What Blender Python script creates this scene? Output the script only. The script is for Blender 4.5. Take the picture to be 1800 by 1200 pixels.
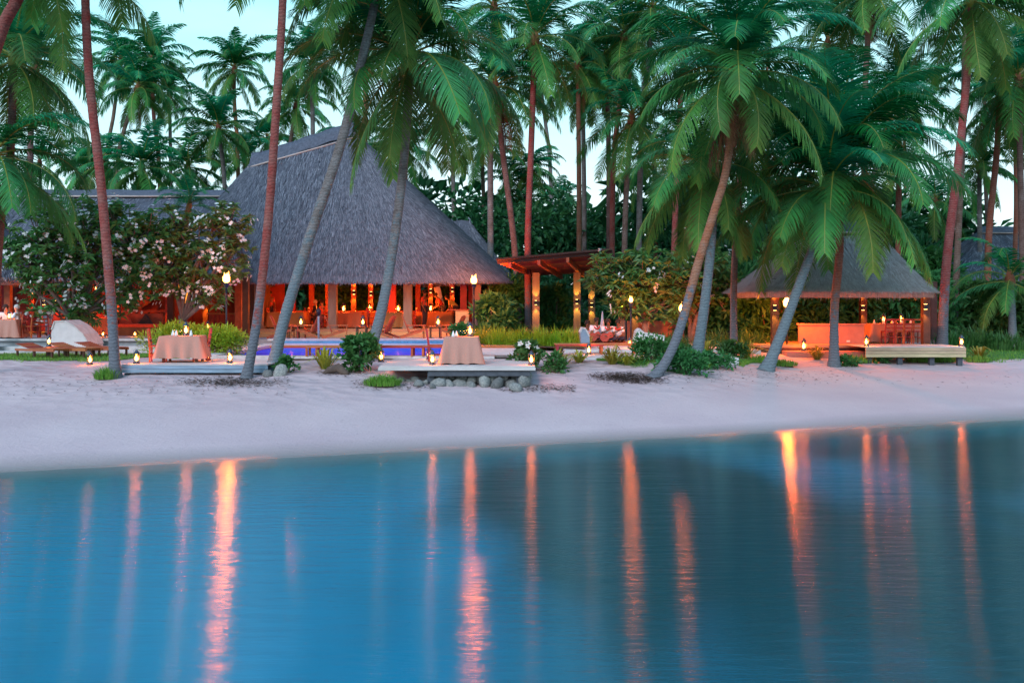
import bpy, bmesh, math, random
from mathutils import Vector, Matrix
R = math.radians
rnd = random.Random(7)
sc = bpy.context.scene
for o in list(bpy.data.objects): bpy.data.objects.remove(o, do_unlink=True)
C = sc.collection

# ------------------------------------------------------------------ camera
F, HC, YH = 1750.0, 3.05, 530.0            # focal length in photo pixels, eye height above the lagoon, horizon row
cam = bpy.data.cameras.new('camera'); camo = bpy.data.objects.new('camera', cam); C.objects.link(camo)
cam.lens = 35.0; cam.sensor_width = 36.0; cam.shift_y = -70 / 1800
camo.location = (0, 0, HC); camo.rotation_euler = (R(90), 0, 0)
cam.clip_start = 0.1; cam.clip_end = 6000
sc.camera = camo

# ------------------------------------------------------------------ sky and sun (dusk, sun low behind the camera)
SUN_EL, SUN_AZ = 34, 205                   # azimuth clockwise from +Y
wd = bpy.data.worlds.new('World'); sc.world = wd; wd.use_nodes = True
nt = wd.node_tree; N = nt.nodes; Lk = nt.links; N.clear()
wo = N.new('ShaderNodeOutputWorld'); bg = N.new('ShaderNodeBackground'); bg.inputs[1].default_value = 0.1
sky = N.new('ShaderNodeTexSky'); sky.sky_type = 'NISHITA'; sky.sun_disc = False
sky.sun_elevation = R(SUN_EL); sky.sun_rotation = R(SUN_AZ)
tc = N.new('ShaderNodeTexCoord'); sp = N.new('ShaderNodeSeparateXYZ'); Lk.new(tc.outputs['Generated'], sp.inputs[0])
rp = N.new('ShaderNodeValToRGB'); Lk.new(sp.outputs[2], rp.inputs[0])
el = rp.color_ramp.elements
el[0].position = 0.0; el[0].color = (0.93, 0.96, 0.98, 1)
el[1].position = 1.0; el[1].color = (0.15, 0.42, 1.0, 1)
e = el.new(0.10); e.color = (0.68, 0.95, 1.0, 1)
e = el.new(0.22); e.color = (0.44, 0.94, 1.0, 1)
e = el.new(0.45); e.color = (0.21, 0.72, 1.0, 1)
mp = N.new('ShaderNodeMapping'); mp.inputs['Scale'].default_value = (1.2, 1.2, 5.0); Lk.new(tc.outputs['Generated'], mp.inputs[0])
ns = N.new('ShaderNodeTexNoise'); ns.inputs['Scale'].default_value = 2.6; ns.inputs['Detail'].default_value = 4; Lk.new(mp.outputs[0], ns.inputs[0])
cr = N.new('ShaderNodeMapRange'); cr.inputs[1].default_value = 0.38; cr.inputs[2].default_value = 0.72; cr.inputs[3].default_value = 0.0; cr.inputs[4].default_value = 0.38
Lk.new(ns.outputs[0], cr.inputs[0])
cm = N.new('ShaderNodeMix'); cm.data_type = 'RGBA'; Lk.new(cr.outputs[0], cm.inputs[0]); Lk.new(rp.outputs[0], cm.inputs[6]); cm.inputs[7].default_value = (0.86, 0.95, 0.98, 1)
vs = N.new('ShaderNodeVectorMath'); vs.operation = 'SCALE'; vs.inputs['Scale'].default_value = 9.2; Lk.new(cm.outputs[2], vs.inputs[0])
sm = N.new('ShaderNodeMix'); sm.data_type = 'RGBA'; sm.inputs[0].default_value = 0.86; Lk.new(sky.outputs[0], sm.inputs[6]); Lk.new(vs.outputs[0], sm.inputs[7])
Lk.new(sm.outputs[2], bg.inputs[0]); Lk.new(bg.outputs[0], wo.inputs[0])

sl = bpy.data.lights.new('sun', 'SUN'); sl.energy = 1.9; sl.angle = R(30); sl.color = (0.80, 0.84, 0.94)
so = bpy.data.objects.new('sun', sl); C.objects.link(so)
sdir = Vector((math.sin(R(SUN_AZ)) * math.cos(R(SUN_EL)), math.cos(R(SUN_AZ)) * math.cos(R(SUN_EL)), math.sin(R(SUN_EL))))
so.rotation_euler = sdir.to_track_quat('Z', 'Y').to_euler(); so.location = sdir * 60

vsn = sc.view_settings; vsn.view_transform = 'Standard'; vsn.look = 'None'; vsn.gamma = 1; vsn.exposure = 0.62; vsn.use_curve_mapping = False
cy = sc.cycles; cy.use_denoising = True; cy.max_bounces = 4; cy.diffuse_bounces = 2; cy.glossy_bounces = 2; cy.transmission_bounces = 4; cy.transparent_max_bounces = 8
cy.caustics_reflective = False; cy.caustics_refractive = False; cy.sample_clamp_indirect = 4.0

# ------------------------------------------------------------------ helpers
def W(px, py, Y): return Vector(((px - 900) * Y / F, Y, HC + (YH - py) * Y / F))
def X(px, Y): return (px - 900) * Y / F
def Z(py, Y): return HC + (YH - py) * Y / F
def lerp(a, b, t): return a + (b - a) * t
def sstep(a, b, x):
    t = min(1, max(0, (x - a) / (b - a))); return t * t * (3 - 2 * t)
def pl(xs, ys, x):
    if x <= xs[0]: return ys[0]
    for i in range(len(xs) - 1):
        if x <= xs[i + 1]: return lerp(ys[i], ys[i + 1], (x - xs[i]) / (xs[i + 1] - xs[i]))
    return ys[-1]

class MB:
    """collects simple shapes into one mesh"""
    def __init__(s): s.v = []; s.f = []; s.mi = []; s.m = 0; s.at = []; s.a = 0.0
    def add(s, vs, fs):
        o = len(s.v); s.v.extend([tuple(p) for p in vs]); s.at.extend([s.a] * len(vs))
        for f in fs: s.f.append([i + o for i in f]); s.mi.append(s.m)
        return s
    def obox(s, M, sx, sy, sz, b=0.0):
        p = []
        for z in (-.5, .5):
            for y in (-.5, .5):
                for x in (-.5, .5): p.append(M @ Vector((x * sx, y * sy, z * sz)))
        return s.add(p, [(0, 2, 3, 1), (4, 5, 7, 6), (0, 1, 5, 4), (2, 6, 7, 3), (0, 4, 6, 2), (1, 3, 7, 5)])
    def box(s, c, sz, rz=0): return s.obox(Matrix.Translation(c) @ Matrix.Rotation(rz, 4, 'Z'), *sz)
    def span(s, a, b): return s.box([(a[i] + b[i]) / 2 for i in range(3)], [abs(b[i] - a[i]) for i in range(3)])
    def beam(s, p, q, w, h, up=(0, 0, 1)):
        p = Vector(p); q = Vector(q); d = q - p; L = d.length; d.normalize(); up = Vector(up)
        if abs(d.dot(up)) > .98: up = Vector((1, 0, 0))
        sd = d.cross(up).normalized(); u = sd.cross(d)
        M = Matrix((d, sd, u)).transposed().to_4x4(); M.translation = (p + q) / 2
        return s.obox(M, L, w, h)
    def tube(s, pts, rad, n=8, cap=True):
        pts = [Vector(p) for p in pts]; vs = []; fs = []; k = len(pts)
        a = None
        for i, p in enumerate(pts):
            t = (pts[min(i + 1, k - 1)] - pts[max(i - 1, 0)]).normalized()
            if a is None: a = t.orthogonal().normalized()
            a = (a - t * a.dot(t)).normalized(); b = t.cross(a)
            r = rad[i] if isinstance(rad, (list, tuple)) else rad
            for j in range(n):
                th = 2 * math.pi * j / n; vs.append(p + (a * math.cos(th) + b * math.sin(th)) * r)
        for i in range(k - 1):
            for j in range(n):
                fs.append((i * n + j, i * n + (j + 1) % n, (i + 1) * n + (j + 1) % n, (i + 1) * n + j))
        if cap: fs.append(tuple(range(n - 1, -1, -1))); fs.append(tuple((k - 1) * n + j for j in range(n)))
        return s.add(vs, fs)
    def lathe(s, prof, n=12, c=(0, 0, 0), sx=1, sy=1):
        vs = []; fs = []; k = len(prof)
        for r, z in prof:
            for j in range(n):
                th = 2 * math.pi * j / n; vs.append((c[0] + r * sx * math.cos(th), c[1] + r * sy * math.sin(th), c[2] + z))
        for i in range(k - 1):
            for j in range(n): fs.append((i * n + j, i * n + (j + 1) % n, (i + 1) * n + (j + 1) % n, (i + 1) * n + j))
        fs.append(tuple(range(n - 1, -1, -1))); fs.append(tuple((k - 1) * n + j for j in range(n)))
        return s.add(vs, fs)
    def prism(s, outline, y0, y1, M=None):
        n = len(outline); vs = [Vector((x, y0, z)) for x, z in outline] + [Vector((x, y1, z)) for x, z in outline]
        if M: vs = [M @ v for v in vs]
        fs = [tuple(range(n)), tuple(range(2 * n - 1, n - 1, -1))] + [(i, i + n, (i + 1) % n + n, (i + 1) % n) for i in range(n)]
        return s.add(vs, fs)
    def leaf(s, p, d, up, L, w, fold=.25, droop=0.0):
        d = d.normalized(); sd = d.cross(up)
        if sd.length < 1e-4: sd = d.orthogonal()
        sd.normalize(); u = sd.cross(d)
        m = p + d * L * .45; t = p + d * L - Vector((0, 0, droop * L))
        return s.add([p, m + sd * w * .5 + u * w * fold, t, m - sd * w * .5 + u * w * fold], [(0, 1, 2), (0, 2, 3)])
    def mesh(s, name, mats, smooth=False, off=None, attr=None):
        me = bpy.data.meshes.new(name)
        vs = s.v if off is None else [(x - off[0], y - off[1], z - off[2]) for x, y, z in s.v]
        me.from_pydata(vs, [], s.f)
        for m in (mats if isinstance(mats, (list, tuple)) else [mats]): me.materials.append(m)
        if any(s.mi): me.polygons.foreach_set('material_index', s.mi)
        if smooth: me.polygons.foreach_set('use_smooth', [True] * len(s.f))
        if attr:
            a = me.attributes.new(attr, 'FLOAT', 'POINT'); a.data.foreach_set('value', s.at)
        me.update(); return me

def raw(name, me, parent=None, loc=(0, 0, 0), rot=(0, 0, 0), scale=(1, 1, 1)):
    o = bpy.data.objects.new(name, me); C.objects.link(o)
    o.parent = parent; o.location = loc; o.rotation_euler = rot; o.scale = scale
    return o
def tag(o, label, cat, group=None):
    o['label'] = label; o['category'] = cat
    if group: o['group'] = group
    return o
def thing(name, label, cat, loc=(0, 0, 0), rz=0, group=None, scale=1):
    o = raw(name, None, None, loc, (0, 0, rz), (scale,) * 3); o.empty_display_size = .2
    return tag(o, label, cat, group)
def part(name, mb, mat, parent, smooth=False, world=False, attr=None):
    base = parent
    off = None
    if world:
        off = Vector((0, 0, 0)); q = parent
        while q is not None: off = off + Vector(q.location); q = q.parent
    return raw(name, mb.mesh(name, mat, smooth, off, attr), parent)
def struct(name, mb, mat, smooth=False, attr=None, kind='structure'):
    o = raw(name, mb.mesh(name, mat, smooth, None, attr)); o['kind'] = kind; return o
def copy_tree(src, loc, rz=None, label=None, group=None, scale=None):
    c = src.copy(); C.objects.link(c); c.location = loc
    if rz is not None: c.rotation_euler = (0, 0, rz)
    if label: c['label'] = label
    if group: c['group'] = group
    if scale: c.scale = (scale,) * 3
    for ch in src.children:
        d = ch.copy(); C.objects.link(d); d.parent = c
        for g in ch.children:
            k = g.copy(); C.objects.link(k); k.parent = d
    return c

# ------------------------------------------------------------------ materials
def pmat(name, col, rough=.7, var=.25, scale=6, bump=0.0, bscale=30, col2=None, stretch=(1, 1, 1), objvar=0.0, spec=.4, metal=0, trans=0.0, attr=None, attrcol=None):
    m = bpy.data.materials.new(name); m.use_nodes = True; t = m.node_tree; n = t.nodes; l = t.links
    b = n['Principled BSDF']; b.inputs['Roughness'].default_value = rough; b.inputs['Specular IOR Level'].default_value = spec; b.inputs['Metallic'].default_value = metal
    g = n.new('ShaderNodeNewGeometry') if objvar < 0 else n.new('ShaderNodeTexCoord')
    mp = n.new('ShaderNodeMapping'); mp.inputs['Scale'].default_value = stretch; l.new(g.outputs['Object'], mp.inputs[0])
    no = n.new('ShaderNodeTexNoise'); no.inputs['Scale'].default_value = scale; no.inputs['Detail'].default_value = 5; no.inputs['Roughness'].default_value = .65; l.new(mp.outputs[0], no.inputs[0])
    r = n.new('ShaderNodeValToRGB'); l.new(no.outputs[0], r.inputs[0])
    c2 = col2 or tuple(min(1, c * (1 + var)) for c in col); c1 = tuple(c * (1 - var) for c in col) if col2 is None else col
    r.color_ramp.elements[0].position = .3; r.color_ramp.elements[0].color = (*c1, 1); r.color_ramp.elements[1].position = .7; r.color_ramp.elements[1].color = (*c2, 1)
    out = r.outputs[0]
    if attr:
        a = n.new('ShaderNodeAttribute'); a.attribute_name = attr
        mx = n.new('ShaderNodeMix'); mx.data_type = 'RGBA'; l.new(a.outputs['Fac'], mx.inputs[0]); l.new(out, mx.inputs[6]); mx.inputs[7].default_value = (*attrcol, 1); out = mx.outputs[2]
    if objvar:
        oi = n.new('ShaderNodeObjectInfo'); hs = n.new('ShaderNodeHueSaturation')
        mr = n.new('ShaderNodeMapRange'); mr.inputs[3].default_value = 1 - objvar; mr.inputs[4].default_value = 1 + objvar; l.new(oi.outputs['Random'], mr.inputs[0]); l.new(mr.outputs[0], hs.inputs['Value'])
        m2 = n.new('ShaderNodeMath'); m2.operation = 'MULTIPLY_ADD'; m2.inputs[1].default_value = .05; m2.inputs[2].default_value = .475; l.new(oi.outputs['Random'], m2.inputs[0]); l.new(m2.outputs[0], hs.inputs['Hue'])
        l.new(out, hs.inputs['Color']); out = hs.outputs[0]
    l.new(out, b.inputs['Base Color'])
    if bump:
        nb = n.new('ShaderNodeTexNoise'); nb.inputs['Scale'].default_value = bscale; nb.inputs['Detail'].default_value = 4; l.new(mp.outputs[0], nb.inputs[0])
        bp = n.new('ShaderNodeBump'); bp.inputs['Strength'].default_value = bump; bp.inputs['Distance'].default_value = .03; l.new(nb.outputs[0], bp.inputs['Height']); l.new(bp.outputs[0], b.inputs['Normal'])
    if trans:
        tr = n.new('ShaderNodeBsdfTranslucent'); l.new(out, tr.inputs[0]); ms = n.new('ShaderNodeMixShader'); ms.inputs[0].default_value = trans
        o = n['Material Output']; l.new(b.outputs[0], ms.inputs[1]); l.new(tr.outputs[0], ms.inputs[2]); l.new(ms.outputs[0], o.inputs[0])
    return m
def emat(name, col, strength):
    m = bpy.data.materials.new(name); m.use_nodes = True; b = m.node_tree.nodes['Principled BSDF']
    b.inputs['Base Color'].default_value = (*col, 1); b.inputs['Emission Color'].default_value = (*col, 1); b.inputs['Emission Strength'].default_value = strength
    return m
def flamemat(name, col, strength):                       # a flame gives light and lets light through
    m = bpy.data.materials.new(name); m.use_nodes = True; t = m.node_tree; n = t.nodes; n.remove(n['Principled BSDF'])
    e = n.new('ShaderNodeEmission'); e.inputs[0].default_value = (*col, 1); e.inputs[1].default_value = strength
    tr = n.new('ShaderNodeBsdfTransparent'); ad = n.new('ShaderNodeAddShader'); t.links.new(e.outputs[0], ad.inputs[0]); t.links.new(tr.outputs[0], ad.inputs[1]); t.links.new(ad.outputs[0], n['Material Output'].inputs[0])
    return m
def glassmat(name, col=(1, 1, 1), rough=.02):
    m = bpy.data.materials.new(name); m.use_nodes = True; t = m.node_tree; n = t.nodes; n.remove(n['Principled BSDF'])
    g = n.new('ShaderNodeBsdfGlossy'); g.inputs['Roughness'].default_value = rough; tr = n.new('ShaderNodeBsdfTransparent'); tr.inputs[0].default_value = (*col, 1)
    fr = n.new('ShaderNodeFresnel'); fr.inputs[0].default_value = 1.35; ms = n.new('ShaderNodeMixShader')
    t.links.new(fr.outputs[0], ms.inputs[0]); t.links.new(tr.outputs[0], ms.inputs[1]); t.links.new(g.outputs[0], ms.inputs[2]); t.links.new(ms.outputs[0], n['Material Output'].inputs[0])
    return m

M = {}
def barkmat(name, c1, c2, unlit_col, unlit_h):
    m = pmat(name, c1, .9, .3, 3.0, 0, 26, col2=c2, stretch=(1, 1, .8), objvar=.12, spec=.15); t = m.node_tree; n = t.nodes; l = t.links; b = n['Principled BSDF']
    src = b.inputs['Base Color'].links[0].from_socket; tc = n.new('ShaderNodeTexCoord'); sx = n.new('ShaderNodeSeparateXYZ'); l.new(tc.outputs['Object'], sx.inputs[0])
    wv = n.new('ShaderNodeTexWave'); wv.bands_direction = 'Z'; wv.inputs['Scale'].default_value = 3.4; wv.inputs['Distortion'].default_value = 7.0; wv.inputs['Detail'].default_value = 3; wv.inputs['Detail Scale'].default_value = 2.5; l.new(tc.outputs['Object'], wv.inputs[0])
    wr = n.new('ShaderNodeValToRGB'); l.new(wv.outputs['Fac'], wr.inputs[0]); wr.color_ramp.elements[0].position = .08; wr.color_ramp.elements[0].color = (.34, .32, .32, 1); wr.color_ramp.elements[1].position = .5; wr.color_ramp.elements[1].color = (1, 1, 1, 1)
    # patchy grey-blue painted on the lower stem, as if out of torch light
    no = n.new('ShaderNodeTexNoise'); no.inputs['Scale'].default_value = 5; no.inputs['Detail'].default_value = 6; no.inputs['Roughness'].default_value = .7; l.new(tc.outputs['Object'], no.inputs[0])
    hz = n.new('ShaderNodeMapRange'); hz.inputs[1].default_value = unlit_h * 1.6; hz.inputs[2].default_value = unlit_h * .4; hz.inputs[3].default_value = -.18; hz.inputs[4].default_value = .22; l.new(sx.outputs[2], hz.inputs[0])
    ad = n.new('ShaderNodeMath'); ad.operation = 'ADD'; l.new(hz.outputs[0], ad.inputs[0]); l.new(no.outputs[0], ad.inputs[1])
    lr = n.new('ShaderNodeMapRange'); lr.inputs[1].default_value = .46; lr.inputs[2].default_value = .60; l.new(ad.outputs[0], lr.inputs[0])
    mx = n.new('ShaderNodeMix'); mx.data_type = 'RGBA'; l.new(lr.outputs[0], mx.inputs[0]); l.new(src, mx.inputs[6]); mx.inputs[7].default_value = (*unlit_col, 1)
    mu = n.new('ShaderNodeMix'); mu.data_type = 'RGBA'; mu.blend_type = 'MULTIPLY'; mu.inputs[0].default_value = .38; l.new(mx.outputs[2], mu.inputs[6]); l.new(wr.outputs[0], mu.inputs[7]); l.new(mu.outputs[2], b.inputs['Base Color'])
    bp = n.new('ShaderNodeBump'); bp.inputs['Strength'].default_value = .4; bp.inputs['Distance'].default_value = .03; l.new(wv.outputs['Fac'], bp.inputs['Height']); l.new(bp.outputs[0], b.inputs['Normal'])
    return m
M['bark'] = barkmat('palm_bark', (.12, .06, .045), (.22, .15, .13), (.15, .15, .17), 2.0)
M['bark_red'] = barkmat('palm_bark_red', (.27, .058, .036), (.27, .13, .10), (.135, .14, .16), 2.2)  # bark's own red-brown plus painted-in torch glow
M['bark_grey'] = barkmat('palm_bark_grey', (.12, .085, .075), (.24, .21, .21), (.14, .17, .19), 4.0)
M['frond'] = pmat('frond_leaf', (.0008, .10, .050), .5, .3, 1.1, col2=(.012, .27, .070), objvar=.42, spec=.14, trans=.34, attr='age', attrcol=(.26, .30, .02))
M['rachis'] = pmat('frond_rachis', (.20, .21, .03), .5, .2, 3, objvar=.2)
M['dead'] = pmat('dead_frond', (.20, .075, .035), .9, .3, 3, objvar=.2)
M['coconut'] = pmat('coconut_husk', (.12, .15, .03), .6, .3, 8)
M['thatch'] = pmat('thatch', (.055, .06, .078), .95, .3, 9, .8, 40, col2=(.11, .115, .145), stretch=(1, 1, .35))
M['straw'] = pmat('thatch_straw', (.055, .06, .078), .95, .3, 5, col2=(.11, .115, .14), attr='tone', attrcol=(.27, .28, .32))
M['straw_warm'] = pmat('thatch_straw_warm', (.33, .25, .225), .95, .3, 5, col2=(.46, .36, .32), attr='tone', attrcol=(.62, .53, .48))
M['wood'] = pmat('stained_timber', (.33, .075, .035), .55, .3, 5, .3, 30, col2=(.42, .13, .06), stretch=(1, 1, .2), objvar=.15)
M['wood_dark'] = pmat('dark_timber', (.075, .032, .020), .6, .3, 5, .3, 30, objvar=.15)
M['wood_red'] = pmat('red_timber', (.34, .045, .022), .5, .3, 4, .2, 30, objvar=.15)
M['wall_red'] = pmat('red_stained_wall', (.36, .050, .024), .6, .3, 2, .2, 20)
M['post_grey'] = pmat('weathered_post', (.20, .15, .12), .8, .25, 5, .4, 30, stretch=(1, 1, .2), objvar=.08)
M['deck_grey'] = pmat('weathered_deck', (.42, .37, .36), .75, .2, 5, .4, 30, col2=(.58, .52, .50), stretch=(.3, 3, 3), objvar=.12)
M['deck_warm'] = pmat('warm_deck', (.44, .27, .14), .65, .25, 5, .3, 30, stretch=(.2, 3, 3), objvar=.14)
M['deck_gold'] = pmat('pale_timber_board', (.48, .36, .22), .7, .3, 4, .3, 30, stretch=(.3, 3, 3), objvar=.12)
M['fascia_blue'] = pmat('blue_grey_board', (.22, .28, .36), .7, .25, 6, .3, 30, stretch=(.3, 3, 3), objvar=.1)
M['beam_dark'] = pmat('charcoal_beam', (.06, .065, .08), .7, .25, 6, .3, 30)
M['stone_w'] = pmat('pale_stone', (.50, .50, .50), .8, .2, 5, .4, 30)
M['paving'] = pmat('grey_paving', (.30, .32, .34), .8, .2, 4, .3, 30)
M['plaster'] = pmat('pale_plaster', (.58, .58, .60), .75, .1, 4, .15, 30)
M['clay'] = pmat('coral_plaster', (.52, .20, .15), .75, .12, 3, .15, 30)
M['rock'] = pmat('beach_rock', (.11, .115, .12), .85, .3, 4, 1.0, 10, col2=(.33, .31, .28), objvar=.45)
M['cloth'] = pmat('tan_linen', (.44, .215, .165), .85, .08, 30, .2, 200)
M['cloth_red'] = pmat('terracotta_linen', (.42, .11, .05), .85, .1, 30, .2, 200, objvar=.1)
M['white_cloth'] = pmat('white_linen', (.75, .73, .72), .85, .05, 20)
M['pillow'] = pmat('dark_cushion', (.05, .03, .03), .9, .3, 10)
M['cushion'] = pmat('red_cushion', (.45, .06, .03), .9, .2, 10)
M['metal_dark'] = pmat('black_iron', (.03, .03, .04), .45, .2, 8, metal=.6)
M['metal_blue'] = pmat('lantern_metal', (.06, .075, .10), .4, .2, 8, metal=.5)
M['glass'] = glassmat('clear_glass')
M['flame'] = flamemat('flame', (1.0, .46, .10), 4.5)
M['flame_hot'] = flamemat('torch_flame', (1.0, .42, .08), 3.0)
M['candle'] = emat('candle_glow', (1.0, .52, .14), 9)
M['lit_panel'] = emat('lit_menu_panel', (1.0, .42, .06), .9)
M['leaf'] = pmat('broad_leaf', (.016, .105, .022), .5, .3, 3, col2=(.045, .19, .035), objvar=.2, spec=.4, trans=.25, attr='tone', attrcol=(.06, .19, .05))
M['leaf_dark'] = pmat('undergrowth_leaf', (.008, .070, .028), .55, .3, .5, col2=(.026, .15, .045), trans=.22, attr='tone', attrcol=(.03, .14, .04))
M['leaf_lime'] = pmat('lime_leaf', (.17, .32, .012), .5, .3, 3, col2=(.32, .46, .02), objvar=.15, trans=.25, attr='tone', attrcol=(.38, .52, .04))
M['leaf_yellow'] = pmat('croton_leaf', (.36, .26, .02), .5, .3, 3, col2=(.20, .24, .03), objvar=.2, trans=.2)
M['leaf_plum'] = pmat('plumeria_leaf', (.045, .20, .06), .5, .3, 2, col2=(.12, .33, .07), objvar=.1, trans=.25, attr='tone', attrcol=(.10, .13, .03))
M['petal'] = pmat('white_petal', (.80, .82, .80), .7, .05, 5, trans=.2)
M['branch'] = pmat('grey_branch', (.17, .12, .10), .9, .3, 6, .5, 30)
M['grass'] = pmat('grass_blade', (.05, .20, .02), .6, .3, 2, col2=(.11, .30, .03), trans=.25, attr='tone', attrcol=(.20, .36, .05))
M['lawn'] = pmat('lawn_soil', (.025, .12, .02), .9, .3, 5, .6, 60)
M['litter'] = pmat('dry_litter', (.055, .035, .030), .9, .4, 4, col2=(.13, .085, .065))
M['soil'] = pmat('bark_mulch', (.07, .035, .025), .95, .4, 12, .8, 40)
M['skin'] = pmat('skin_brown', (.16, .075, .045), .6, .1, 5)
M['skin_l'] = pmat('skin_tan', (.36, .20, .14), .6, .1, 5)
M['hair'] = pmat('dark_hair', (.02, .014, .012), .8, .2, 20)
M['hair_grey'] = pmat('grey_hair', (.45, .43, .42), .8, .2, 20)
M['shirt_w'] = pmat('white_shirt', (.72, .70, .74), .85, .06, 8)
M['shirt_p'] = pmat('striped_shirt', (.50, .36, .46), .85, .1, 12, col2=(.70, .62, .70), stretch=(.2, .2, 3))
M['shirt_r'] = pmat('red_shirt', (.50, .06, .04), .85, .1, 8)
M['shirt_y'] = pmat('yellow_shirt', (.48, .33, .06), .85, .1, 8)
M['cloth_dark'] = pmat('dark_clothes', (.03, .03, .05), .85, .1, 8)
M['cloth_pale'] = pmat('pale_trousers', (.40, .44, .55), .85, .1, 8)
M['flower_red'] = pmat('red_blossom', (.50, .03, .02), .7, .2, 8)

# sand
def sandmat():
    m = bpy.data.materials.new('sand'); m.use_nodes = True; t = m.node_tree; n = t.nodes; l = t.links; b = n['Principled BSDF']
    b.inputs['Roughness'].default_value = .9; b.inputs['Specular IOR Level'].default_value = .2
    g = n.new('ShaderNodeNewGeometry')
    n1 = n.new('ShaderNodeTexNoise'); n1.inputs['Scale'].default_value = .35; n1.inputs['Detail'].default_value = 5; l.new(g.outputs['Position'], n1.inputs[0])
    r = n.new('ShaderNodeValToRGB'); l.new(n1.outputs[0], r.inputs[0]); r.color_ramp.elements[0].position = .3; r.color_ramp.elements[0].color = (.46, .335, .345, 1); r.color_ramp.elements[1].position = .7; r.color_ramp.elements[1].color = (.55, .41, .41, 1)
    # specks of shell and twig
    n2 = n.new('ShaderNodeTexNoise'); n2.inputs['Scale'].default_value = 7; n2.inputs['Detail'].default_value = 8; n2.inputs['Roughness'].default_value = .75; l.new(g.outputs['Position'], n2.inputs[0])
    r2 = n.new('ShaderNodeValToRGB'); l.new(n2.outputs[0], r2.inputs[0]); r2.color_ramp.elements[0].position = .30; r2.color_ramp.elements[0].color = (.45, .42, .42, 1); r2.color_ramp.elements[1].position = .42; r2.color_ramp.elements[1].color = (1, 1, 1, 1)
    mu = n.new('ShaderNodeMix'); mu.data_type = 'RGBA'; mu.blend_type = 'MULTIPLY'; mu.inputs[0].default_value = .35; l.new(r.outputs[0], mu.inputs[6]); l.new(r2.outputs[0], mu.inputs[7])
    # wet band by the water (low ground)
    sx = n.new('ShaderNodeSeparateXYZ'); l.new(g.outputs['Position'], sx.inputs[0])
    wr = n.new('ShaderNodeMapRange'); wr.inputs[1].default_value = .015; wr.inputs[2].default_value = .16; l.new(sx.outputs[2], wr.inputs[0])
    wm = n.new('ShaderNodeMix'); wm.data_type = 'RGBA'; l.new(wr.outputs[0], wm.inputs[0]); wm.inputs[6].default_value = (.27, .22, .21, 1); l.new(mu.outputs[2], wm.inputs[7])
    # dark planting soil inland
    iy = n.new('ShaderNodeMapRange'); iy.inputs[1].default_value = 43; iy.inputs[2].default_value = 47; l.new(sx.outputs[1], iy.inputs[0])
    im = n.new('ShaderNodeMix'); im.data_type = 'RGBA'; l.new(iy.outputs[0], im.inputs[0]); l.new(wm.outputs[2], im.inputs[6]); im.inputs[7].default_value = (.045, .04, .028, 1)
    l.new(im.outputs[2], b.inputs['Base Color'])
    rr = n.new('ShaderNodeMapRange'); rr.inputs[1].default_value = .015; rr.inputs[2].default_value = .07; rr.inputs[3].default_value = .25; rr.inputs[4].default_value = .92; l.new(sx.outputs[2], rr.inputs[0]); l.new(rr.outputs[0], b.inputs['Roughness'])
    n3 = n.new('ShaderNodeTexNoise'); n3.inputs['Scale'].default_value = 9; n3.inputs['Detail'].default_value = 6; n3.inputs['Roughness'].default_value = .7; l.new(g.outputs['Position'], n3.inputs[0])
    bp = n.new('ShaderNodeBump'); bp.inputs['Strength'].default_value = .55; bp.inputs['Distance'].default_value = .06; l.new(n3.outputs[0], bp.inputs['Height'])
    vo = n.new('ShaderNodeTexVoronoi'); vo.feature = 'SMOOTH_F1'; vo.inputs['Scale'].default_value = 2.1; vo.inputs['Smoothness'].default_value = .35; l.new(g.outputs['Position'], vo.inputs['Vector'])   # trodden hollows on the upper beach
    hm = n.new('ShaderNodeMapRange'); hm.inputs[1].default_value = .45; hm.inputs[2].default_value = .95; hm.inputs[3].default_value = .03; hm.inputs[4].default_value = .75; l.new(sx.outputs[2], hm.inputs[0])
    b2 = n.new('ShaderNodeBump'); b2.inputs['Distance'].default_value = .14; l.new(hm.outputs[0], b2.inputs['Strength']); l.new(vo.outputs['Distance'], b2.inputs['Height']); l.new(bp.outputs[0], b2.inputs['Normal']); l.new(b2.outputs[0], b.inputs['Normal'])
    return m
M['sand'] = sandmat()

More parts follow.
